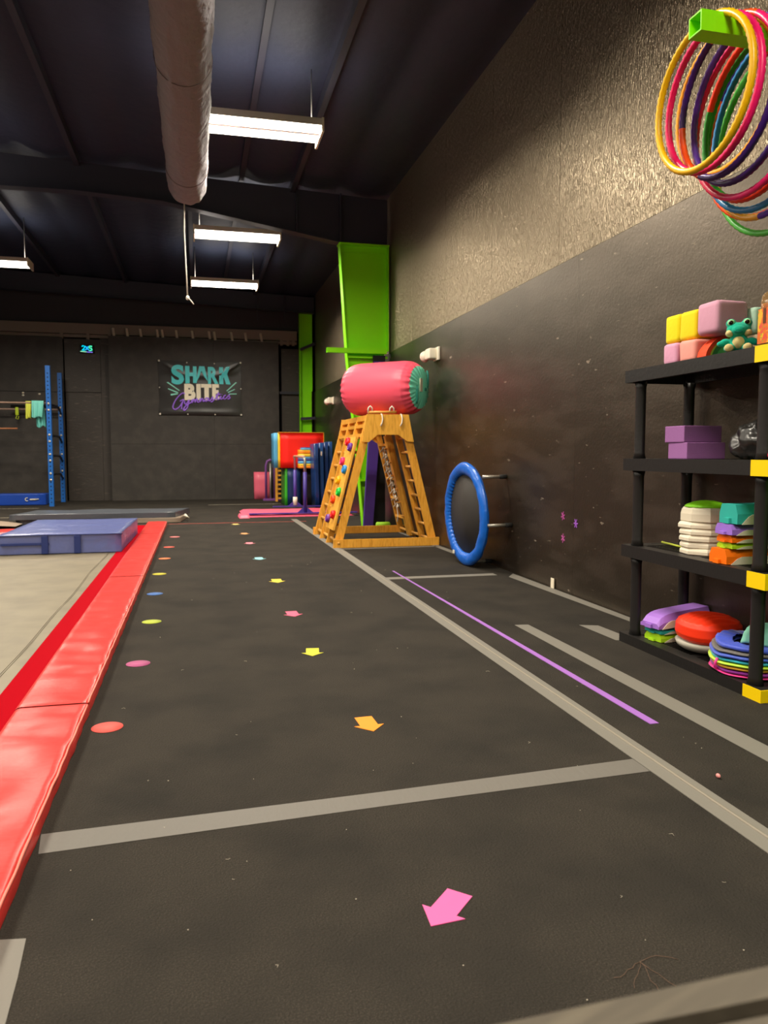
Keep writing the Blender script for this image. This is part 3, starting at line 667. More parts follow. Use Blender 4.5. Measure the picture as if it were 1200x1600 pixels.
# pink runner mat with the junior bar
t = thing('landing_mat', 'flat coral pink landing mat under the purple bar', 'mat', (1.6, 12.6, 0))
obj('cover', B().grid(lambda u, v: (.70 + 1.75*u + .0*v, 12.06 + 1.4*v, (.035 + .006*fbm(u*6, v*5)) if 0 < u < 1 and 0 < v < 1 else .003), 30, 20), mat('coral mat vinyl', 'f0607c', .45, .4), t)
obj('cover_fold', B().grid(lambda u, v: (.62 + .16*u, 11.9 + .5*v, (.045 + .01*fbm(u*6, v*5)) if 0 < u < 1 and 0 < v < 1 else .003), 8, 12), mat('coral mat vinyl', 'f0607c', .45, .4), t)
t = thing('junior_bar', 'purple junior gymnastics bar with wooden rail on the pink mat', 'gym bar', (1.7, 12.8, 0))
for y in (12.14, 13.7):
    x = 1.665 if y < 13 else 1.70
    obj('upright', B().tube([(x, y, .05), (x, y, .70)], .03, 12), M_purplep, t)
    obj('inner_post', B().tube([(x, y, .70), (x, y, .90), (x-.015, y+(.03 if y < 13 else -.03), .94)], .022, 10), M_steel, t)
    obj('base_foot', B().prism([(x-.14, .048), (x-.03, .14), (x+.03, .14), (x+.14, .048)], y-.012, y+.012), M_purplep, t)
    obj('base_rail', B().box((.78 if y < 13 else 1.3, y-.05, .043), (2.5, y+.03, .06)), M_purplep, t)
obj('grip_sleeve', B().tube([(1.70, 13.7, .07), (1.70, 13.7, .22)], .04, 12), M_white, t)
obj('rail', B().tube([(1.655, 12.15, .945), (1.69, 13.7, .945)], .02, 12), mat('salmon wood rail', 'd8a080', .4), t)

# ------------------------------------------------------------------ climber
YA, YB = 7.985, 9.37
t = thing('wooden_climber', 'golden wooden A-frame climber with ladders, holds and rope net under the barrel', 'climbing frame', (1.97, 8.7, 0))
def xl(z): return 1.39 + (1.755-1.39)*z/1.40
def xr(z): return 2.545 - (2.545-2.196)*z/1.40
ysl = (8.0, 8.46, 8.92, 9.36)
for i, y in enumerate(ysl):
    wd = .085 if i == 0 else .07
    obj('stile', B().prism([(xl(0), 0), (xl(0)+wd, 0), (xl(1.4)+wd, 1.4), (xl(1.4), 1.4)], y-.018, y+.018), M_wood, t)
    if i in (0, 3): q = y
    else: q = (8.42, 8.86)[i-1]
    obj('stile', B().prism([(xr(0)-wd, 0), (xr(0), 0), (xr(1.4), 1.4), (xr(1.4)-wd, 1.4)], q-.018, q+.018), M_wood, t)
obj('peg_board', B().prism([(xr(.02)-.09, .02), (xr(.02)-.03, .02), (xr(1.2)-.03, 1.2), (xr(1.2)-.09, 1.2)], 8.80, 8.90), M_wood2, t)
for k in range(6): obj('peg', B().cyl((xr(.25+.16*k)-.12, 8.82+.05*(k % 2), .25+.16*k), (xr(.25+.16*k)-.085, 8.82+.05*(k % 2), .25+.16*k), .012, 8), M_dowel, t)
zr = [.06 + .158*k for k in range(8)]
for z in zr:
    obj('rung', B().tube([(xl(z)+.04, 8.0, z), (xl(z)+.04, 9.37, z)], .016, 10), M_dowel, t)
    obj('rung', B().tube([(xr(z)-.04, 8.0, z), (xr(z)-.04, 8.42, z)], .015, 10), M_dowel, t)
obj('rung', B().tube([(xr(.06)-.04, 8.42, .06), (xr(.06)-.04, 9.36, .06)], .016, 10), M_dowel, t)
for z in (.22, .45, .69, 1.1): obj('slat', B().box((xr(z)-.07, 8.86, z-.014), (xr(z)-.02, 9.36, z+.014)), M_wood, t)
for z in (1.19, 1.29): obj('lattice_slat', B().box((xl(z)+.005, 8.0, z-.018), (xl(z)+.045, 9.37, z+.018)), M_wood, t)
obj('lattice_slat', B().box((xl(1.38)-.004, 7.985, 1.345), (xl(1.38)+.05, 9.38, 1.40)), M_wood, t)
obj('top_rail', B().box((2.13, 7.985, 1.34), (2.19, 9.38, 1.398)), M_wood, t)
for k in range(4): obj('top_slat', B().box((1.76, 8.12+.36*k, 1.375), (2.19, 8.24+.36*k, 1.392)), M_wood2, t)
gus = [(1.695, 1.12), (1.77, 1.115), (1.865, 1.195), (2.09, 1.195), (2.19, 1.125), (2.262, 1.12), (2.205, 1.41), (1.75, 1.41)]
obj('gusset_panel', B().prism(gus, 7.945, 7.966), M_wood2, t)
obj('gusset_panel', B().prism(gus, 9.38, 9.40), M_wood2, t)
gp = obj('bottom_rail', B().box((1.385, 7.94, 0), (2.552, 7.965, .088)), M_wood, t)
obj('bolt_head', B().cyl((1.44, 7.932, .05), (1.44, 7.942, .05), .014, 12), M_dowel, gp)
obj('bottom_rail', B().box((1.385, 9.38, 0), (2.552, 9.405, .088)), M_wood, t)
# climbing board with holds
def bpnt(y, z, o=0): return (xl(z) - .03 - o, y, z + o*.26)
b = B(); z0, z1 = .18, 1.17
b._add([bpnt(7.99, z0), bpnt(8.43, z0), bpnt(8.43, z1), bpnt(7.99, z1), bpnt(7.99, z0, .022), bpnt(8.43, z0, .022), bpnt(8.43, z1, .022), bpnt(7.99, z1, .022)],
       [(0,1,2,3),(7,6,5,4),(0,4,5,1),(1,5,6,2),(2,6,7,3),(3,7,4,0)], False)
cb = obj('climbing_board', b, M_wood2, t)
for (y, z, c, n) in ((8.31, 1.115, 'd81420', 'red'), (8.10, 1.055, '5c2c90', 'purple'), (8.33, .90, 'd82868', 'magenta'), (8.10, .815, '2484cc', 'blue'), (8.31, .695, 'f0a800', 'yellow'),
                     (8.11, .575, '14b83c', 'green'), (8.33, .485, 'f0480c', 'orange'), (8.11, .335, 'd81c1c', 'red'), (8.34, .275, '6c3494', 'purple')):
    R = Matrix.Translation(bpnt(y, z, .022)) @ Matrix.Rotation(-pi/2+.26, 4, 'Y')
    b = B().lathe([(.046, 0), (.05, .012), (.044, .03), (.036, .04), (.027, .034), (.018, .01)], 16, R)
    for v in b.bm.verts:
        f = 1 + .12*fbm(v.co.x*30, v.co.y*30, v.co.z*30 + z*9)
        c0 = Vector(bpnt(y, z, .022)); v.co = c0 + (v.co-c0)*f
    obj('climbing_hold', b, mat('hold ' + c, c, .4, .4), t, label=n + ' climbing hold')
# rope ladder
rb = B()
for y in (8.98, 9.22):
    rb.tube([(xr(z)-.06 + .006*sin(z*30), y + .02*sin(z*17), z) for z in [.34+.02*k for k in range(38)]], .007, 6)
for k in range(9):
    z = .36 + .085*k
    rb.tube([(xr(z)-.075, 8.95, z+.03), (xr(z)-.08, 9.05, z-.02), (xr(z)-.06, 9.14, z+.035), (xr(z)-.08, 9.26, z-.03)], .0075, 6)
    if k % 2: rb.tube([(xr(z)-.08, 8.96, z+.03), (xr(z)-.12, 8.93, z+.01), (xr(z)-.14, 8.92, z+.05)], .006, 6)
rb.tube([(xr(.34)-.06, 9.2, .36), (xr(.3)-.05, 9.2, .24), (xr(.2)-.09, 9.19, .15)], .008, 6)
obj('rope_ladder', rb, M_rope, t)
obj('top_dowel', B().tube([(1.775, 7.96, 1.43), (2.07, 7.96, 1.435)], .014, 10), M_dowel, t)
for x in (1.905, 2.12):
    obj('rope_end', B().tube([(x, 7.96, 1.415), (x+.004, 7.936, 1.405), (x+.012, 7.934, 1.36), (x+.006, 7.934, 1.32), (x-.01, 7.934, 1.285)], .007, 8), M_rope, t)
for x in (1.785, 2.02):
    obj('rope_loop', B().tube([(x-.02, 7.965, 1.42), (x-.018, 7.95, 1.475), (x+.0, 7.948, 1.495), (x+.02, 7.95, 1.475), (x+.03, 7.965, 1.42)], .008, 8), M_rope, t)

# inflatable barrel
t = thing('inflatable_barrel', 'pink inflatable tumbling barrel with teal end resting on the climber', 'barrel', (2.035, 8.35, 1.708), radians(-43))
def bar_f(u, v):
    """axis = local x"""
    a = 2*pi*u; s = v
    Lh = .43
    prof = [(-Lh-.035, .02), (-Lh-.03, .12), (-Lh-.015, .2), (-Lh+.03, .255), (-Lh+.08, .282), (-Lh+.16, .292), (0, .293), (Lh-.16, .292), (Lh-.08, .282), (Lh-.03, .255), (Lh+.005, .225)]
    f = s*(len(prof)-1); i = min(int(f), len(prof)-2); q = f-i
    x = prof[i][0]*(1-q)+prof[i+1][0]*q; r = prof[i][1]*(1-q)+prof[i+1][1]*q
    e = math.exp(-(Lh+.01-abs(x))/.05) if abs(x) < Lh+.01 else 1
    r += .011*e*(sin(a*26+1.5*sin(a*5)) + .4*fbm(a*9, 1))*(1 if r > .15 else r/.15)
    return (x, r*cos(a), r*sin(a))
b = B().grid(bar_f, 180, 60); obj('body', b, M_pinkv, t, local=True)
def end_f(u, v):
    a = 2*pi*u; Lh = .43; x = Lh + .003 + .055*(1-(1-v)**2) ; r = .228*(1-v) + .002
    x += .0075*math.exp(-v/.28)*sin(a*26+1.5*sin(a*5)); return (x, r*cos(a)*(1+.0), r*sin(a))
obj('end_panel', B().grid(end_f, 180, 16), M_tealv, t, local=True, label='mint teal round end')
for sg in (1, -1):
    obj('carry_handle', B().tube([(.465, sg*.125, .09*sg-.09), (.475, sg*.13, .09*sg-.05), (.475, sg*.13, .09*sg+.05), (.465, sg*.125, .09*sg+.1)], .012, 6), M_tealdark, t, local=True)
obj('info_patch', B().box((.482, -.085, -.05), (.490, -.03, .09)), mat('pale patch', 'cfc8b0', .6), t, local=True)
obj('valve', B().lathe([(.018, 0), (.018, .012), (.01, .014)], 14, Matrix.Translation((.484, .04, -.02)) @ Matrix.Rotation(pi/2, 4, 'Y')), M_tealdark, t, local=True)

# purple leaning board, green roller
t = thing('leaning_board', 'tall purple padded board with tan edge leaning on the green column', 'board', (2.25, 10.05, 0))
def slab(x0, x1, xt0, xt1, zt, y0, yt, th):
    b = B(); vs = [(x0, y0, .01), (x1, y0, .01), (x1, y0+th, .01), (x0, y0+th, .01), (xt0, yt, zt), (xt1, yt, zt), (xt1, yt+th, zt), (xt0, yt+th, zt)]
    b._add(vs, [(0,3,2,1),(4,5,6,7),(0,1,5,4),(1,2,6,5),(2,3,7,6),(3,0,4,7)], False); return b
obj('purple_face', slab(2.14, 2.27, 2.315, 2.47, 2.22, 9.95, 10.1, .05), M_purple, t)
obj('tan_edge', slab(2.115, 2.138, 2.295, 2.313, 2.22, 9.95, 10.1, .05), mat('tan wood edge', 'a98a60', .6), t)
obj('black_tip', slab(2.31, 2.475, 2.315, 2.475, 2.30, 10.1, 10.1, .055), M_blackmat, t)
for v in t.children[2].data.vertices:
    if v.co.z < 1: v.co.z = 2.225
tag(obj('foam_roller', B().lathe([(.03, 0), (.045, .01), (.045, .18), (.03, .19)], 20, Matrix.Translation((2.29, 9.85, .046)) @ Matrix.Rotation(pi/2, 4, 'Y')), mat('lime foam', '9cd82c', .6), loc=(2.38, 9.85, 0)),
    'small lime green foam roller on the floor behind the climber', 'foam roller')

# ------------------------------------------------------------------ mini trampoline on its side
t = thing('mini_trampoline', 'round mini trampoline with blue cover leaning its legs on the wall', 'trampoline', (2.32, 6.43, 0))
TC = Vector((2.31, 6.43, .462)); TM = Matrix.Translation(TC) @ Matrix.Rotation(radians(-1.5), 4, 'Y') @ Matrix.Rotation(radians(3), 4, 'Z')
def ringf(u, v):
    a = 2*pi*u; R0 = .405 + .006*fbm(3*cos(a), 3*sin(a)); w_ = .055; q = 2*pi*v
    wr_ = .009*sin(a*64 + 2*sin(a*5))*max(0, -cos(q)) * (1 if cos(a) > -.2 else .3)
    r = R0 + (w_ + wr_)*cos(q); x = -.035*sin(q)*(1+.0) + .006*fbm(a*5, q)
    return TM @ Vector((x, r*cos(a), r*sin(a)))
obj('blue_cover', B().grid(ringf, 200, 16), M_bluev, t)
obj('jumping_mat', B().lathe([(.01, 0), (.385, 0), (.385, .004), (.01, .004)], 48, TM @ Matrix.Rotation(pi/2, 4, 'Y')), mat('black jumping mat', '2c2824', .7), t)
for (y, z) in ((6.10, .80), (5.97, .40), (6.42, .035), (6.85, .62), (6.80, .22)):
    lg = obj('leg', B().tube([(2.34, y, z), (2.50, y, z)], .014, 10), M_steel, t)
    obj('rubber_foot', B().tube([(2.495, y, z), (2.556, y, z)], .019, 10), M_blackmat, lg)
obj('price_tag', B().box((2.262, 6.60, .09), (2.27, 6.635, .12)), M_white, t)

# wall bits
def wall_light(y, z, label):
    t = thing('emergency_light', label, 'emergency light', (2.53, y, z), group='cream wall lights')
    obj('back_plate', B().box((2.535, y-.09, z-.07), (2.558, y+.09, z+.07), bev=.005), M_white, t)
    obj('body', B().box((2.45, y-.04, z-.055), (2.54, y+.13, z+.06), bev=.018), M_white, t)
    obj('lamp_head', B().lathe([(.02, 0), (.055, .02), (.062, .05), (.05, .06)], 20, Matrix.Translation((2.47, y+.13, z-.01)) @ Matrix.Rotation(-pi/2, 4, 'X')), M_white, t)
wall_light(8.05, 2.07, 'cream emergency light on the wall right above the barrel')
wall_light(14.6, 2.0, 'smaller cream emergency light on the wall left of the barrel')
def flower(y, z, c, label, a0):
    b = B()
    pts = []
    for k in range(48):
        a = 2*pi*k/48; r = .030*(.62 + .38*cos(6*(a+a0))); pts.append((y + r*cos(a), z + r*sin(a)*1.15))
    b.prism(pts, 2.5565, 2.5595, 'x')
    tag(obj('flower_decal', b, mat('decal ' + c, c, .5), loc=(2.558, y, z)), label, 'sticker', 'flower stickers on the right wall')
flower(5.055, .548, 'a8488c', 'magenta flower sticker on the wall, upper left of three', .3)
flower(4.861, .511, '9a58c0', 'violet flower sticker on the wall, rightmost of three', 0)
flower(5.049, .388, 'b05090', 'magenta flower sticker on the wall, lowest of three', .5)

# ------------------------------------------------------------------ hula hoops
HO = [(1.645, .233, ['f2b800'], 'yellow hula hoop at the front end of the green arm'),
      (1.685, .232, ['f0186c', 'f0186c', 'e8105c'], 'hot pink hula hoop right behind the front yellow one'),
      (1.718, .240, ['f0500c', 'f0186c', '3c1470', '3c1470', 'f0500c', '3c1470'], 'purple and orange hula hoop behind the hot pink one'),
      (1.750, .234, ['f0a000'], 'amber hula hoop, fourth from the front of the arm'),
      (1.782, .246, ['3c1470', '5a2ca0'], 'dark purple hula hoop behind the amber one'),
      (1.815, .268, ['f0186c', 'e02050', 'f0186c'], 'larger pink hula hoop in the middle of the arm'),
      (1.850, .270, ['f0380c', '2c8c28', 'f0380c', 'f0380c'], 'green and orange-red hula hoop behind the larger pink one'),
      (1.885, .286, ['2078b0', '2c8c28', '2078b0'], 'blue hula hoop with a green stretch, hanging lower'),
      (1.918, .297, ['e8a010', '2078b0', 'f0500c', '5a2ca0'], 'yellow, blue and orange hula hoop behind the blue one'),
      (1.952, .299, ['f0500c', '3c1470', 'f0b000', 'f0500c'], 'orange and purple hula hoop near the wall'),
      (1.990, .322, ['4cb040', 'f0500c', '2c8c28', '4cb040'], 'green hula hoop hanging lowest, nearest the wall')]
for i, (x, R, cs, lab) in enumerate(HO):
    b = B(); n = 130; r0 = .0115
    cy = 2.24 + [.045, .05, .02, .07, .03, .03, .04, .05, .06, .11, .09][i]
    cy += .03; dy = cy-2.24
    Rin = R - r0; zc = 2.389 - math.sqrt(max(.01, Rin*Rin - dy*dy)) 
    tilt = math.radians([2, 1, -1, 3, 0, 2, -1, 1, -2, 2, 1][i])
    M = Matrix.Translation((x, cy, zc)) @ Matrix.Rotation(tilt, 4, 'Z')
    nc = len(cs); per = n//nc
    k8 = 8; vs = []; rings = []
    for k in range(n):
        a = 2*pi*k/n; rr = r0*(1.0 + (.10 if k % 2 else -.06))
        rings.append([M @ Vector((rr*sin(2*pi*j/k8), (R+rr*cos(2*pi*j/k8))*cos(a+.6*i), (R+rr*cos(2*pi*j/k8))*sin(a+.6*i))) for j in range(k8)])
    V = [[b.bm.verts.new(v) for v in rg] for rg in rings]
    for k in range(n):
        for j in range(k8):
            f = b.bm.faces.new([V[k][j], V[k][(j+1) % k8], V[(k+1) % n][(j+1) % k8], V[(k+1) % n][j]]); f.material_index = min(nc-1, k//per if per else 0); f.smooth = True
    tag(obj('hula_hoop', b, [mat('hoop ' + c, c, .35, .5) for c in cs], loc=(x, cy, zc)), lab, 'hula hoop', 'hula hoops on the green arm')
tag(obj('black_bracket', B().prism([(2.22, 2.19), (2.42, 2.19), (2.50, 2.32), (2.42, 2.32)], 2.56, 2.572, 'x'), M_blackmat, loc=(2.565, 2.3, 2.25)), 'black triangular patch on the wall behind the hoops', 'bracket')

# ------------------------------------------------------------------ shelf
SX0, SX1, SY0, SY1 = 2.18, 2.545, 2.57, 3.635
t = thing('shelving_unit', 'black plastic four-tier shelving unit with yellow corner caps against the right wall', 'shelf', (2.36, 3.1, 0))
tops = (.050, .520, .972, 1.425)
for zt in tops:
    b = B(); zb = zt-.062
    b.box((SX0, SY0, zb), (SX0+.02, SY1, zt)); b.box((SX1-.02, SY0, zb), (SX1, SY1, zt)); b.box((SX0+.02, SY0, zb), (SX1-.02, SY0+.02, zt)); b.box((SX0+.02, SY1-.02, zb), (SX1-.02, SY1, zt))
    b.box((SX0+.02, SY0+.02, zt-.012), (SX0+.07, SY1-.02, zt)); b.box((SX1-.05, SY0+.02, zt-.012), (SX1-.02, SY1-.02, zt))
    for yy in (SY0+.02, SY1-.10, (SY0+SY1)/2-.02): b.box((SX0+.07, yy, zt-.012), (SX1-.05, yy+.07 if yy != (SY0+SY1)/2-.02 else yy+.04, zt))
    sh = obj('shelf', b, M_black, t)
    g = B(); k = 0; y = SY0+.09
    while y < SY1-.1:
        g.box((SX0+.07, y, zt-.011), (SX1-.05, y+.006, zt-.001)); y += .022
    for x in (SX0+.13, SX0+.19, SX0+.25): g.box((x, SY0+.09, zt-.0105), (x+.005, SY1-.1, zt-.0015))
    o = obj('grid_slats', g, M_black, sh); o['kind'] = 'stuff'
    for (x0, x1) in ((SX0-.004, SX0+.06), (SX1-.06, SX1+.004)):
        cbx = B(); cbx.box((x0, SY0-.004, zb-.002), (x1, SY0+.0015, zt+.001))
        xx = x0 if x0 < 2.3 else x1-.004
        cbx.box((xx, SY0+.0015, zb-.002), (xx+.004, 2.672, zt+.001)); obj('corner_cap', cbx, M_yellow, t)
for za, zb in zip((0.05, .52, .972), (.458, .910, 1.363)):
    for x in (2.222, 2.505):
        for y in (2.655, 3.553):
            b = B().lathe([(.036, za), (.030, za+.03), (.030, zb-.03), (.036, zb)], 18, Matrix.Translation((x, y, 0)) @ Matrix.Diagonal((.8, 1.08, 1, 1)))
            obj('post', b, M_black, t)

# ---- top shelf
def soft(name, x0, x1, y0, y1, z0, z1, c, label, cat='foam block', bev=.02, grp=None, rough=.75, rz=0):
    b = B(); b.box((x0-(x0+x1)/2, y0-(y0+y1)/2, 0), (x1-(x0+x1)/2, y1-(y0+y1)/2, z1-z0), bev=bev)
    for v in b.bm.verts:
        v.co += v.co.normalized()*.004*fbm(v.co.x*25+z0*7, v.co.y*25+y0*5, v.co.z*25)
    return tag(obj(name, b, mat('foam ' + c, c, rough, .3, bump=(30, .15), sheen=.1), local=True, loc=((x0+x1)/2, (y0+y1)/2, z0), rotz=rz), label, cat, grp)
G = 'soft blocks on the top shelf'
soft('foam_block', 2.25, 2.37, 3.285, 3.40, 1.5325, 1.665, 'ecd80c', 'yellow foam block at the left end of the top shelf, upper row', grp=G)
soft('foam_block', 2.25, 2.375, 3.155, 3.283, 1.5305, 1.665, 'f0d410', 'yellow foam block next to the large pink one', grp=G)
soft('foam_block', 2.235, 2.36, 3.28, 3.39, 1.426, 1.53, 'd89ab8', 'lilac pink foam block below the left yellow one', grp=G)
soft('foam_block', 2.235, 2.37, 3.14, 3.262, 1.426, 1.528, 'f09c90', 'salmon foam block beside the watermelon slice', grp=G)
soft('foam_block', 2.24, 2.40, 2.99, 3.14, 1.5325, 1.675, 'd098b0', 'large dusty pink foam block on top of the watermelon slice', bev=.025, grp=G)
soft('foam_block', 2.40, 2.52, 2.95, 3.10, 1.5285, 1.645, 'a8c8b4', 'sage green foam block behind the dusty pink one', grp=G)
soft('foam_block', 2.40, 2.52, 2.94, 3.09, 1.426, 1.526, 'd8c0a0', 'beige foam block under the sage green one', grp=G)
t = thing('watermelon_cushion', 'foam cushion like a watermelon slice with red and green rind bands', 'cushion', (2.30, 3.07, 1.426))
def band(r0, r1, y0, y1, m, name):
    P_ = [(2.43 - r1*cos(a*pi/24), 1.427 + r1*.66*sin(a*pi/24)) for a in range(13)] + [(2.43 - r0*cos(a*pi/24), 1.427 + r0*.66*sin(a*pi/24)) for a in range(12, -1, -1)]
    obj(name, B().prism(P_, y0, y1), m, t)
band(.164, .186, 3.072, 3.135, mat('melon red', 'e84820', .8), 'red_band')
band(.155, .1635, 3.072, 3.13, mat('rind lime', 'b8d048', .8), 'pale_rind')
band(.02, .128, 3.072, 3.13, mat('leaf green', '4fae5c', .8), 'green_core')
band(.1285, .1545, 3.074, 3.12, mat('rind dark green', '2f8040', .8), 'dark_rind')

# frog plush
M_frog = mat('teal plush', '1fae92', .95, .1, bump=(240, .7, (1,1,1), .004), sheen=.3); M_belly = mat('cream plush', 'e0cc90', .95, .1, bump=(240, .5, (1,1,1), .003), sheen=.2)
t = thing('plush_frog', 'teal plush frog with cream belly sitting on the top shelf', 'soft toy', (2.255, 2.87, 1.426), radians(-39))
b = B()
b.ell((0, 0, .042), (.040, .034, .040)); b.ell((0, -.004, .096), (.050, .040, .033)); b.ell((0, -.034, .092), (.028, .018, .020)); b.ell((0, 0, .07), (.032, .028, .02))
for s_ in (-1, 1):
    b.ell((s_*.031, -.006, .124), (.021, .019, .021)); b.ell((s_*.05, -.006, .048), (.022, .016, .015)); b.ell((s_*.068, -.010, .040), (.018, .014, .013))
    b.ell((s_*.036, -.030, .018), (.022, .028, .017))
o = obj('body', b, M_frog, t, local=True)
rm = o.modifiers.new('remesh', 'REMESH'); rm.mode = 'VOXEL'; rm.voxel_size = .0032; rm.use_smooth_shade = True
sm = o.modifiers.new('smooth', 'SMOOTH'); sm.iterations = 6
obj('belly', B().ell((0, -.018, .042), (.026, .021, .028)), M_belly, t, local=True)
for s_ in (-1, 1):
    obj('foot', B().ell((s_*.036, -.052, .018), (.018, .010, .0165)), M_belly, t, local=True)
    obj('cheek', B().ell((s_*.034, -.012, .083), (.018, .026, .016)), M_belly, t, local=True)
    e = obj('eye_ring', B().ell((s_*.031, -.015, .126), (.015, .013, .015)), mat('pale green plush', 'a8d8a0', .9), t, local=True)
    obj('pupil', B().ell((s_*.031, -.0245, .126), (.0095, .006, .0095)), mat('glossy brown eye', '1a0f0a', .1), e, local=True)
obj('smile', B().tube([(.016*sin(a), -.0525+.004*abs(sin(a)), .089 - .008*cos(a)) for a in [-1.2+.3*k for k in range(9)]], .0014, 6), mat('dark teal thread', '0c5a50', .8), t, local=True)

# jug
t = thing('plastic_jug', 'amber plastic jug with fruit label at the right end of the top shelf', 'jug', (2.315, 2.70, 1.426), radians(0))
def sq(u, v):
    prof = [(.0, .0), (.05, 0), (.062, .01), (.063, .19), (.060, .215), (.045, .235), (.026, .243), (.024, .255), (.0, .255)]
    f = v*(len(prof)-1); i = min(int(f), len(prof)-2); q = f-i; r = prof[i][0]*(1-q)+prof[i+1][0]*q; z = prof[i][1]*(1-q)+prof[i+1][1]*q
    a = 2*pi*u; k = 1/(abs(cos(a))**5+abs(sin(a))**5)**.2
    kk = k if z < .23 else 1
    return (r*kk*cos(a), r*kk*sin(a)*.9, z)
obj('bottle', B().grid(sq, 48, 40), mat('clear amber plastic', 'f0c080', .12, .5, trans=.8, ior=1.35), t, local=True)
obj('contents', B().grid(lambda u, v: tuple(c*.93 if j < 2 else .006 + c*.82 for j, c in enumerate(sq(u, v*.5))), 40, 16), mat('amber jelly contents', 'd88a10', .5, var=(40, 'c05018', .5, .6)), t, local=True)
obj('cap', B().lathe([(.028, .252), (.029, .255), (.029, .275), (.026, .28)], 24), mat('orange cap', 'e86818', .4), t, local=True)
lb = obj('label', B().grid(lambda u, v: (-.0655, -.05+.1*u, .02+.14*v), 2, 2).grid(lambda u, v: (-.055+.11*u, -.0588-.001, .02+.14*v), 2, 2),
         mat('printed fruit label', 'e07018', .5, var=[(60, 'e0503c', .48, .5), (35, 'f0b020', .55, .57), (90, '8cb028', .62, .64)]), t, local=True)
obj('label_window', B().box((-.067, .005, .10), (-.0662, .02, .16)).box((.005, -.0612, .09), (.02, -.0605, .16)), mat('dark label print', '5c2a08', .5), lb, local=True)
tag(obj('toy_banana', B().ell((2.222, 2.605, 1.462), (.03, .04, .034)), mat('mustard plush', 'f0a808', .8, bump=(100, .4)), loc=(2.222, 2.605, 1.43)), 'round mustard yellow toy in front of the amber jug', 'toy')

# ---- second shelf
def yblock(x, y, z, rz, label):
    b = B().box((0, 0, 0), (.208, .148, .078), bev=.004)
    return tag(obj('yoga_block', b, mat('purple eva foam', '96629c', .7, .3, bump=(200, .1)), local=True, loc=(x, y, z), rotz=rz), label, 'yoga block', 'purple yoga blocks')
yblock(2.235, 3.175, .9725, 0, 'lower purple foam yoga block of the two on the shelf')
yblock(2.232, 3.195, 1.0515, radians(1.5), 'upper purple foam yoga block of the two on the shelf')
b = B().ell((2.335, 2.80, 1.04), (.10, .15, .095), n=48)
for v in b.bm.verts:
    p = v.co; n_ = abs(fbm(p.x*14, p.y*14, p.z*14)) + .5*abs(fbm(p.x*35, p.y*30, p.z*35))
    v.co = Vector((2.335, 2.80, 1.03)) + (p - Vector((2.335, 2.80, 1.03)))*(1.12 - .42*n_)
    v.co.z = max(v.co.z, .9735)
tag(obj('bin_bag', b, mat('black glossy film', '1c1a18', .32, .6), loc=(2.335, 2.80, .973)), 'crumpled black plastic bag beside the purple blocks', 'bag')
tag(obj('ball', B().ell((2.215, 2.598, .992), (.018, .018, .018)), mat('crimson ball', 'd01840', .4), loc=(2.215, 2.598, .974)), 'small crimson ball at the near end of the second shelf', 'ball')

# ---- third shelf
def octa(cx, cy, z0, h, r, rz, c, label, topper=False, grp='stacked stepping stones'):
    t = thing('stepping_stone', label, 'stepping stone', (cx, cy, z0), rz, grp)
    b = B(); n = 8; prof = [(r*.97, 0), (r, .004), (r, h*.55), (r*.955, h*.85), (r*.90, h)]
    def rr(k): return 1.0 + .04*sin(k*2.3+z0*31)
    vs = [(p[0]*rr(k)*cos(2*pi*k/n), p[0]*rr(k)*sin(2*pi*k/n), p[1]) for p in prof for k in range(n)]
    fs = [(i*n+k, i*n+(k+1) % n, (i+1)*n+(k+1) % n, (i+1)*n+k) for i in range(len(prof)-1) for k in range(n)] + [tuple(range(n)), tuple((len(prof)-1)*n+k for k in range(n))]
    b._add(vs, fs, False); obj('base', b, M_cream, t, local=True)
    if topper:
        b = B(); b.lathe([(r*.86, h), (r*.88, h+.004), (r*.8, h+.012), (r*.55, h+.024), (r*.3, h+.030), (.002, h+.032)], 40)
        obj('grip_top', b, mat('lime rubber top', '86d818', .5, bump=(60, .5, (.15, 1, 1), .01)), t, local=True, label='lime green ribbed top')
z = .521
for k in range(5):
    h = .031; octa(2.36 + .003*(k % 2), 3.19 + .003*((k*2) % 3), z, h-.0006, .118, .25 + .03*k, 'cream',
        ('bottom cream stepping stone of the stack on the third shelf', 'second cream stepping stone from the bottom of the stack', 'third cream stepping stone from the bottom of the stack', 'fourth cream stepping stone from the bottom of the stack', 'fifth cream stepping stone, just under the tall lime-topped one')[k]); z += h
octa(2.362, 3.19, z, .068, .114, .3, 'cream', 'tall cream stepping stone with lime green top crowning the stack', True)
tag(obj('hose_stick', B().tube([(2.40, 3.60, .528), (2.36, 3.31, .528)], .0055, 8), mat('lime yellow stick', 'c4d03c', .5), loc=(2.38, 3.45, .527)), 'thin lime yellow stick lying left of the cream stack', 'stick')

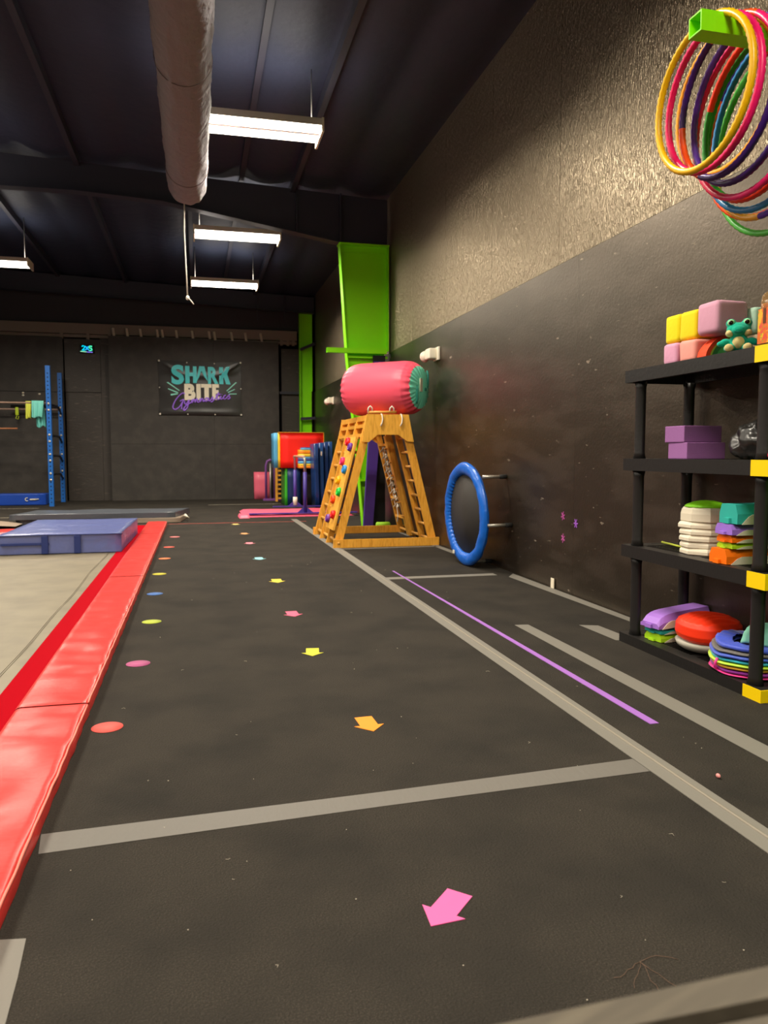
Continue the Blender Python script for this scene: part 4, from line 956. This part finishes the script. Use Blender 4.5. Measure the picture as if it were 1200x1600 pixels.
def beam(x, y, z, L, Wd, h, c, label, rz=0, tilt=0, curve=0, grp='balance path pieces'):
    """balance path piece: cream base with coloured bridge-like cover; local x = length"""
    t = thing('balance_beam', label, 'balance path piece', (x, y, z), rz, grp)
    cover = mat('path ' + c, c, .5, .35)
    n = 14; sec = []
    for k in range(n+1):
        u = k/n; x_ = u*L; top = h*(min(1, .45 + u*3.2) if curve else 1)
        top = h*(1 - .62*math.exp(-u*L/.03)) if curve else h
        sec.append((x_, top))
    b = B(); vs = []
    for x_, tp in sec:
        for (yy, zz) in ((-Wd/2, .002), (-Wd/2, tp*.52), (-Wd/2*.76, tp), (Wd/2*.76, tp), (Wd/2, tp*.52), (Wd/2, .002)):
            vs.append((x_, yy, zz + tilt*x_))
    m = 6; fs = [(i*m+j, i*m+j+1, (i+1)*m+j+1, (i+1)*m+j) for i in range(n) for j in range(m-1)] + [tuple(range(m)), tuple(n*m+j for j in range(m))] + [(i*m+m-1, i*m, (i+1)*m, (i+1)*m+m-1) for i in range(n)]
    b._add(vs, fs, False); obj('cover', b, cover, t, local=True)
    # cream side skirts with slanted front
    for sg in (-1, 1):
        y0 = sg*(Wd/2+.0005); y1 = sg*(Wd/2+.004)
        P_ = [(.02, .0), (L, 0), (L, h*.55), (.075, h*.50), (.055, h*.40), (.035, h*.18)]
        bb = B().prism([(a, q + tilt*a) for a, q in P_], min(y0, y1), max(y0, y1)); obj('skirt', bb, M_cream, t, local=True)
    # clip foot at the end
    obj('end_clip', B().box((-.012, -Wd*.16, .002), (.0, Wd*.16, h*.30)), cover, t, local=True)
    return t
BX = 2.205
beam(BX-.005, 2.885, .521, .33, .115, .066, 'f07008', 'large orange balance path piece at the bottom of the right stack')
beam(BX+.015, 2.870, .5885, .32, .10, .026, 'a8d020', 'thin lime green balance path piece in the right stack')
beam(BX+.010, 2.865, .6155, .32, .10, .033, 'f07008', 'thin orange balance path piece between the lime and the purple one')
beam(BX+.000, 2.860, .6495, .33, .11, .047, '9a70d0', 'purple balance path piece below the teal one')
beam(BX+.010, 2.845, .6975, .33, .115, .085, '30a89c', 'teal balance path piece on top of the right stack')

# ---- bottom shelf
beam(2.235, 3.41, .0505, .30, .12, .040, 'a8d820', 'lime green balance path piece at the bottom of the lower left stack', radians(8))
beam(2.235, 3.41, .0915, .30, .12, .026, '2c9c94', 'teal balance path piece squeezed between lime and purple on the bottom shelf', radians(8))
beam(2.215, 3.41, .1185, .33, .135, .072, 'a070cc', 'lilac curved balance path piece on top of the lower left stack', radians(8), .07, 1)

t = thing('balance_dome', 'glossy orange-red balance dome with ridges on the bottom shelf', 'balance dome', (2.375, 3.168, .105))
def dome(u, v, R=.150, h0=.0):
    a = 2*pi*u; tri = 1 + .055*cos(3*a + .6)
    prof = [(0, .0), (.80, .0), (.95, .015), (1.0, .035), (.985, .075), (.90, .095), (.6, .118), (.3, .128), (0, .132)]
    f = v*(len(prof)-1); i = min(int(f), len(prof)-2); q = f-i; r = prof[i][0]*(1-q)+prof[i+1][0]*q; z = prof[i][1]*(1-q)+prof[i+1][1]*q
    x = R*r*tri*cos(a); y = R*r*tri*sin(a)
    if v > .6: z += .0022*sin(y*190)
    return (x, y, z + h0)
obj('shell', B().grid(dome, 72, 64), mat('orange red plastic', 'f03410', .45, .4), t, local=True)
t2 = thing('balance_dome', 'pale grey dish-shaped dome under the orange-red one', 'balance dome', (2.375, 3.168, .0505))
obj('shell', B().lathe([(.07, 0), (.11, .01), (.14, .03), (.148, .053)], 48), mat('pale grey plastic', 'a8a294', .4), t2, local=True)

RC = (2.350, 2.832)
M_fab = lambda c: mat('nylon ' + c, c, .45, .4, sheen=.3, bump=(30, .4, (1,1,1), .006))
rings_ = [('e02c88', .006, 0.179, 'hot pink folded fabric ring at the bottom of the colourful pile'), ('8c2898', .016, 0.177, 'magenta purple fabric ring, second from the bottom of the pile'),
          ('e0a828', .013, 0.171, 'amber fabric ring in the middle of the pile'), ('b4d838', .012, 0.183, 'lime fabric ring under the cyan one'),
          ('2cb0c8', .014, 0.179, 'cyan fabric ring in the pile'), ('3a54b8', .016, 0.175, 'blue fabric ring under the grey one'),
          ('605c58', .012, 0.171, 'charcoal grey fabric ring near the top of the pile'), ('3c50c0', .02, 0.158, 'crumpled royal blue fabric on top of the pile')]
z = .052
for i, (c, h, R, lab) in enumerate(rings_):
    t = None
    def rf(u, v, i=i, h=h, R=R, z=z):
        a = 2*pi*u; r = [R*.55, R*.9, R, R, R*.9, R*.55][int(round(v*5))]; zz = [0, 0, h*.25, h*.75, h, h][int(round(v*5))]
        und = .003*sin(a*3 + .4*i) + .0015*sin(a*7+.5*i)
        top = (.012*abs(fbm(a*3, v*3, i)) if i == 7 and zz > h*.7 else 0)
        x = RC[0] + (.006*sin(i*2.1)) + r*.96*cos(a)*(1+.02*fbm(cos(a)*4, sin(a)*4, i)); y = RC[1] + r*1.0*sin(a)
        return (x, y, z + zz + und + .005 + top + max(0, (y-RC[1]))*.10*i/7)
    tag(obj('fabric_ring', B().grid(rf, 72, 5), M_fab(c), loc=(RC[0], RC[1], z)), lab, 'fabric ring', 'folded fabric rings on the bottom shelf')
    z += h + .0015
tag(obj('strap_loop', B().tube([(2.180, 2.84, .115), (2.172, 2.84, .095), (2.172, 2.845, .075), (2.19, 2.85, .062)], .006, 8), mat('hot pink elastic', 'f03c98', .5), loc=(2.18, 2.84, .06)), 'short hot pink elastic loop on the pile of fabric rings', 'strap')
b = B().grid(lambda u, v: (2.26 + .20*u*(1-.3*v) + .03*v, 2.80 - .19*u - .02*v, .185 + .145*v*(1 - .45*(1-u)*v) + .008*fbm(u*4, v*4)), 12, 16)
o = obj('folded_cloth', b, mat('mint fabric', '8cd4b8', .6, sheen=.2, bump=(12, .3)), loc=(2.38, 2.75, .2)); so = o.modifiers.new('s', 'SOLIDIFY'); so.thickness = .02
tag(o, 'mint green folded foam sheet standing at the near end of the bottom shelf', 'cloth')

# ------------------------------------------------------------------ blurred ledge right at the camera
M_ledge = mat('weathered taupe board', '4c453a', .6, .3, bump=(14, .3, (.3, 1, 1)), var=(6, '5e5648', .45, .65, (1, 6, 1)))
t = thing('ledge', 'blurred taupe wooden ledge close to the camera at the bottom right', 'ledge', (.22, .32, .6))
A_ = Vector((.1848, .4419, .629)); 
p0 = Vector((.3695*.55, .8838*.55, 1-.7412*.55)); p1 = Vector((.711*.5, .8066*.5, 1-.6664*.5))
d = (p1-p0).normalized(); 
def plank(off, wd, z, m):
    """plank whose far edge runs along the seen line; off = distance toward the camera"""
    n_ = Vector((d.y, -d.x, 0)).normalized()
    a = p0 - d*.5 + n_*off; c = p1 + d*.6 + n_*off
    b = B(); vs = [a, c, c+n_*wd, a+n_*wd]; vs = [Vector((v.x, v.y, v.z+z)) for v in vs]; lo = [v - Vector((0, 0, .02)) for v in vs]
    b._add(lo+vs, [(0,3,2,1),(4,5,6,7),(0,1,5,4),(1,2,6,5),(2,3,7,6),(3,0,4,7)], False)
    return obj('plank', b, m, t)
plank(0, .028, 0, M_ledge); plank(.040, .07, -.002, M_ledge)
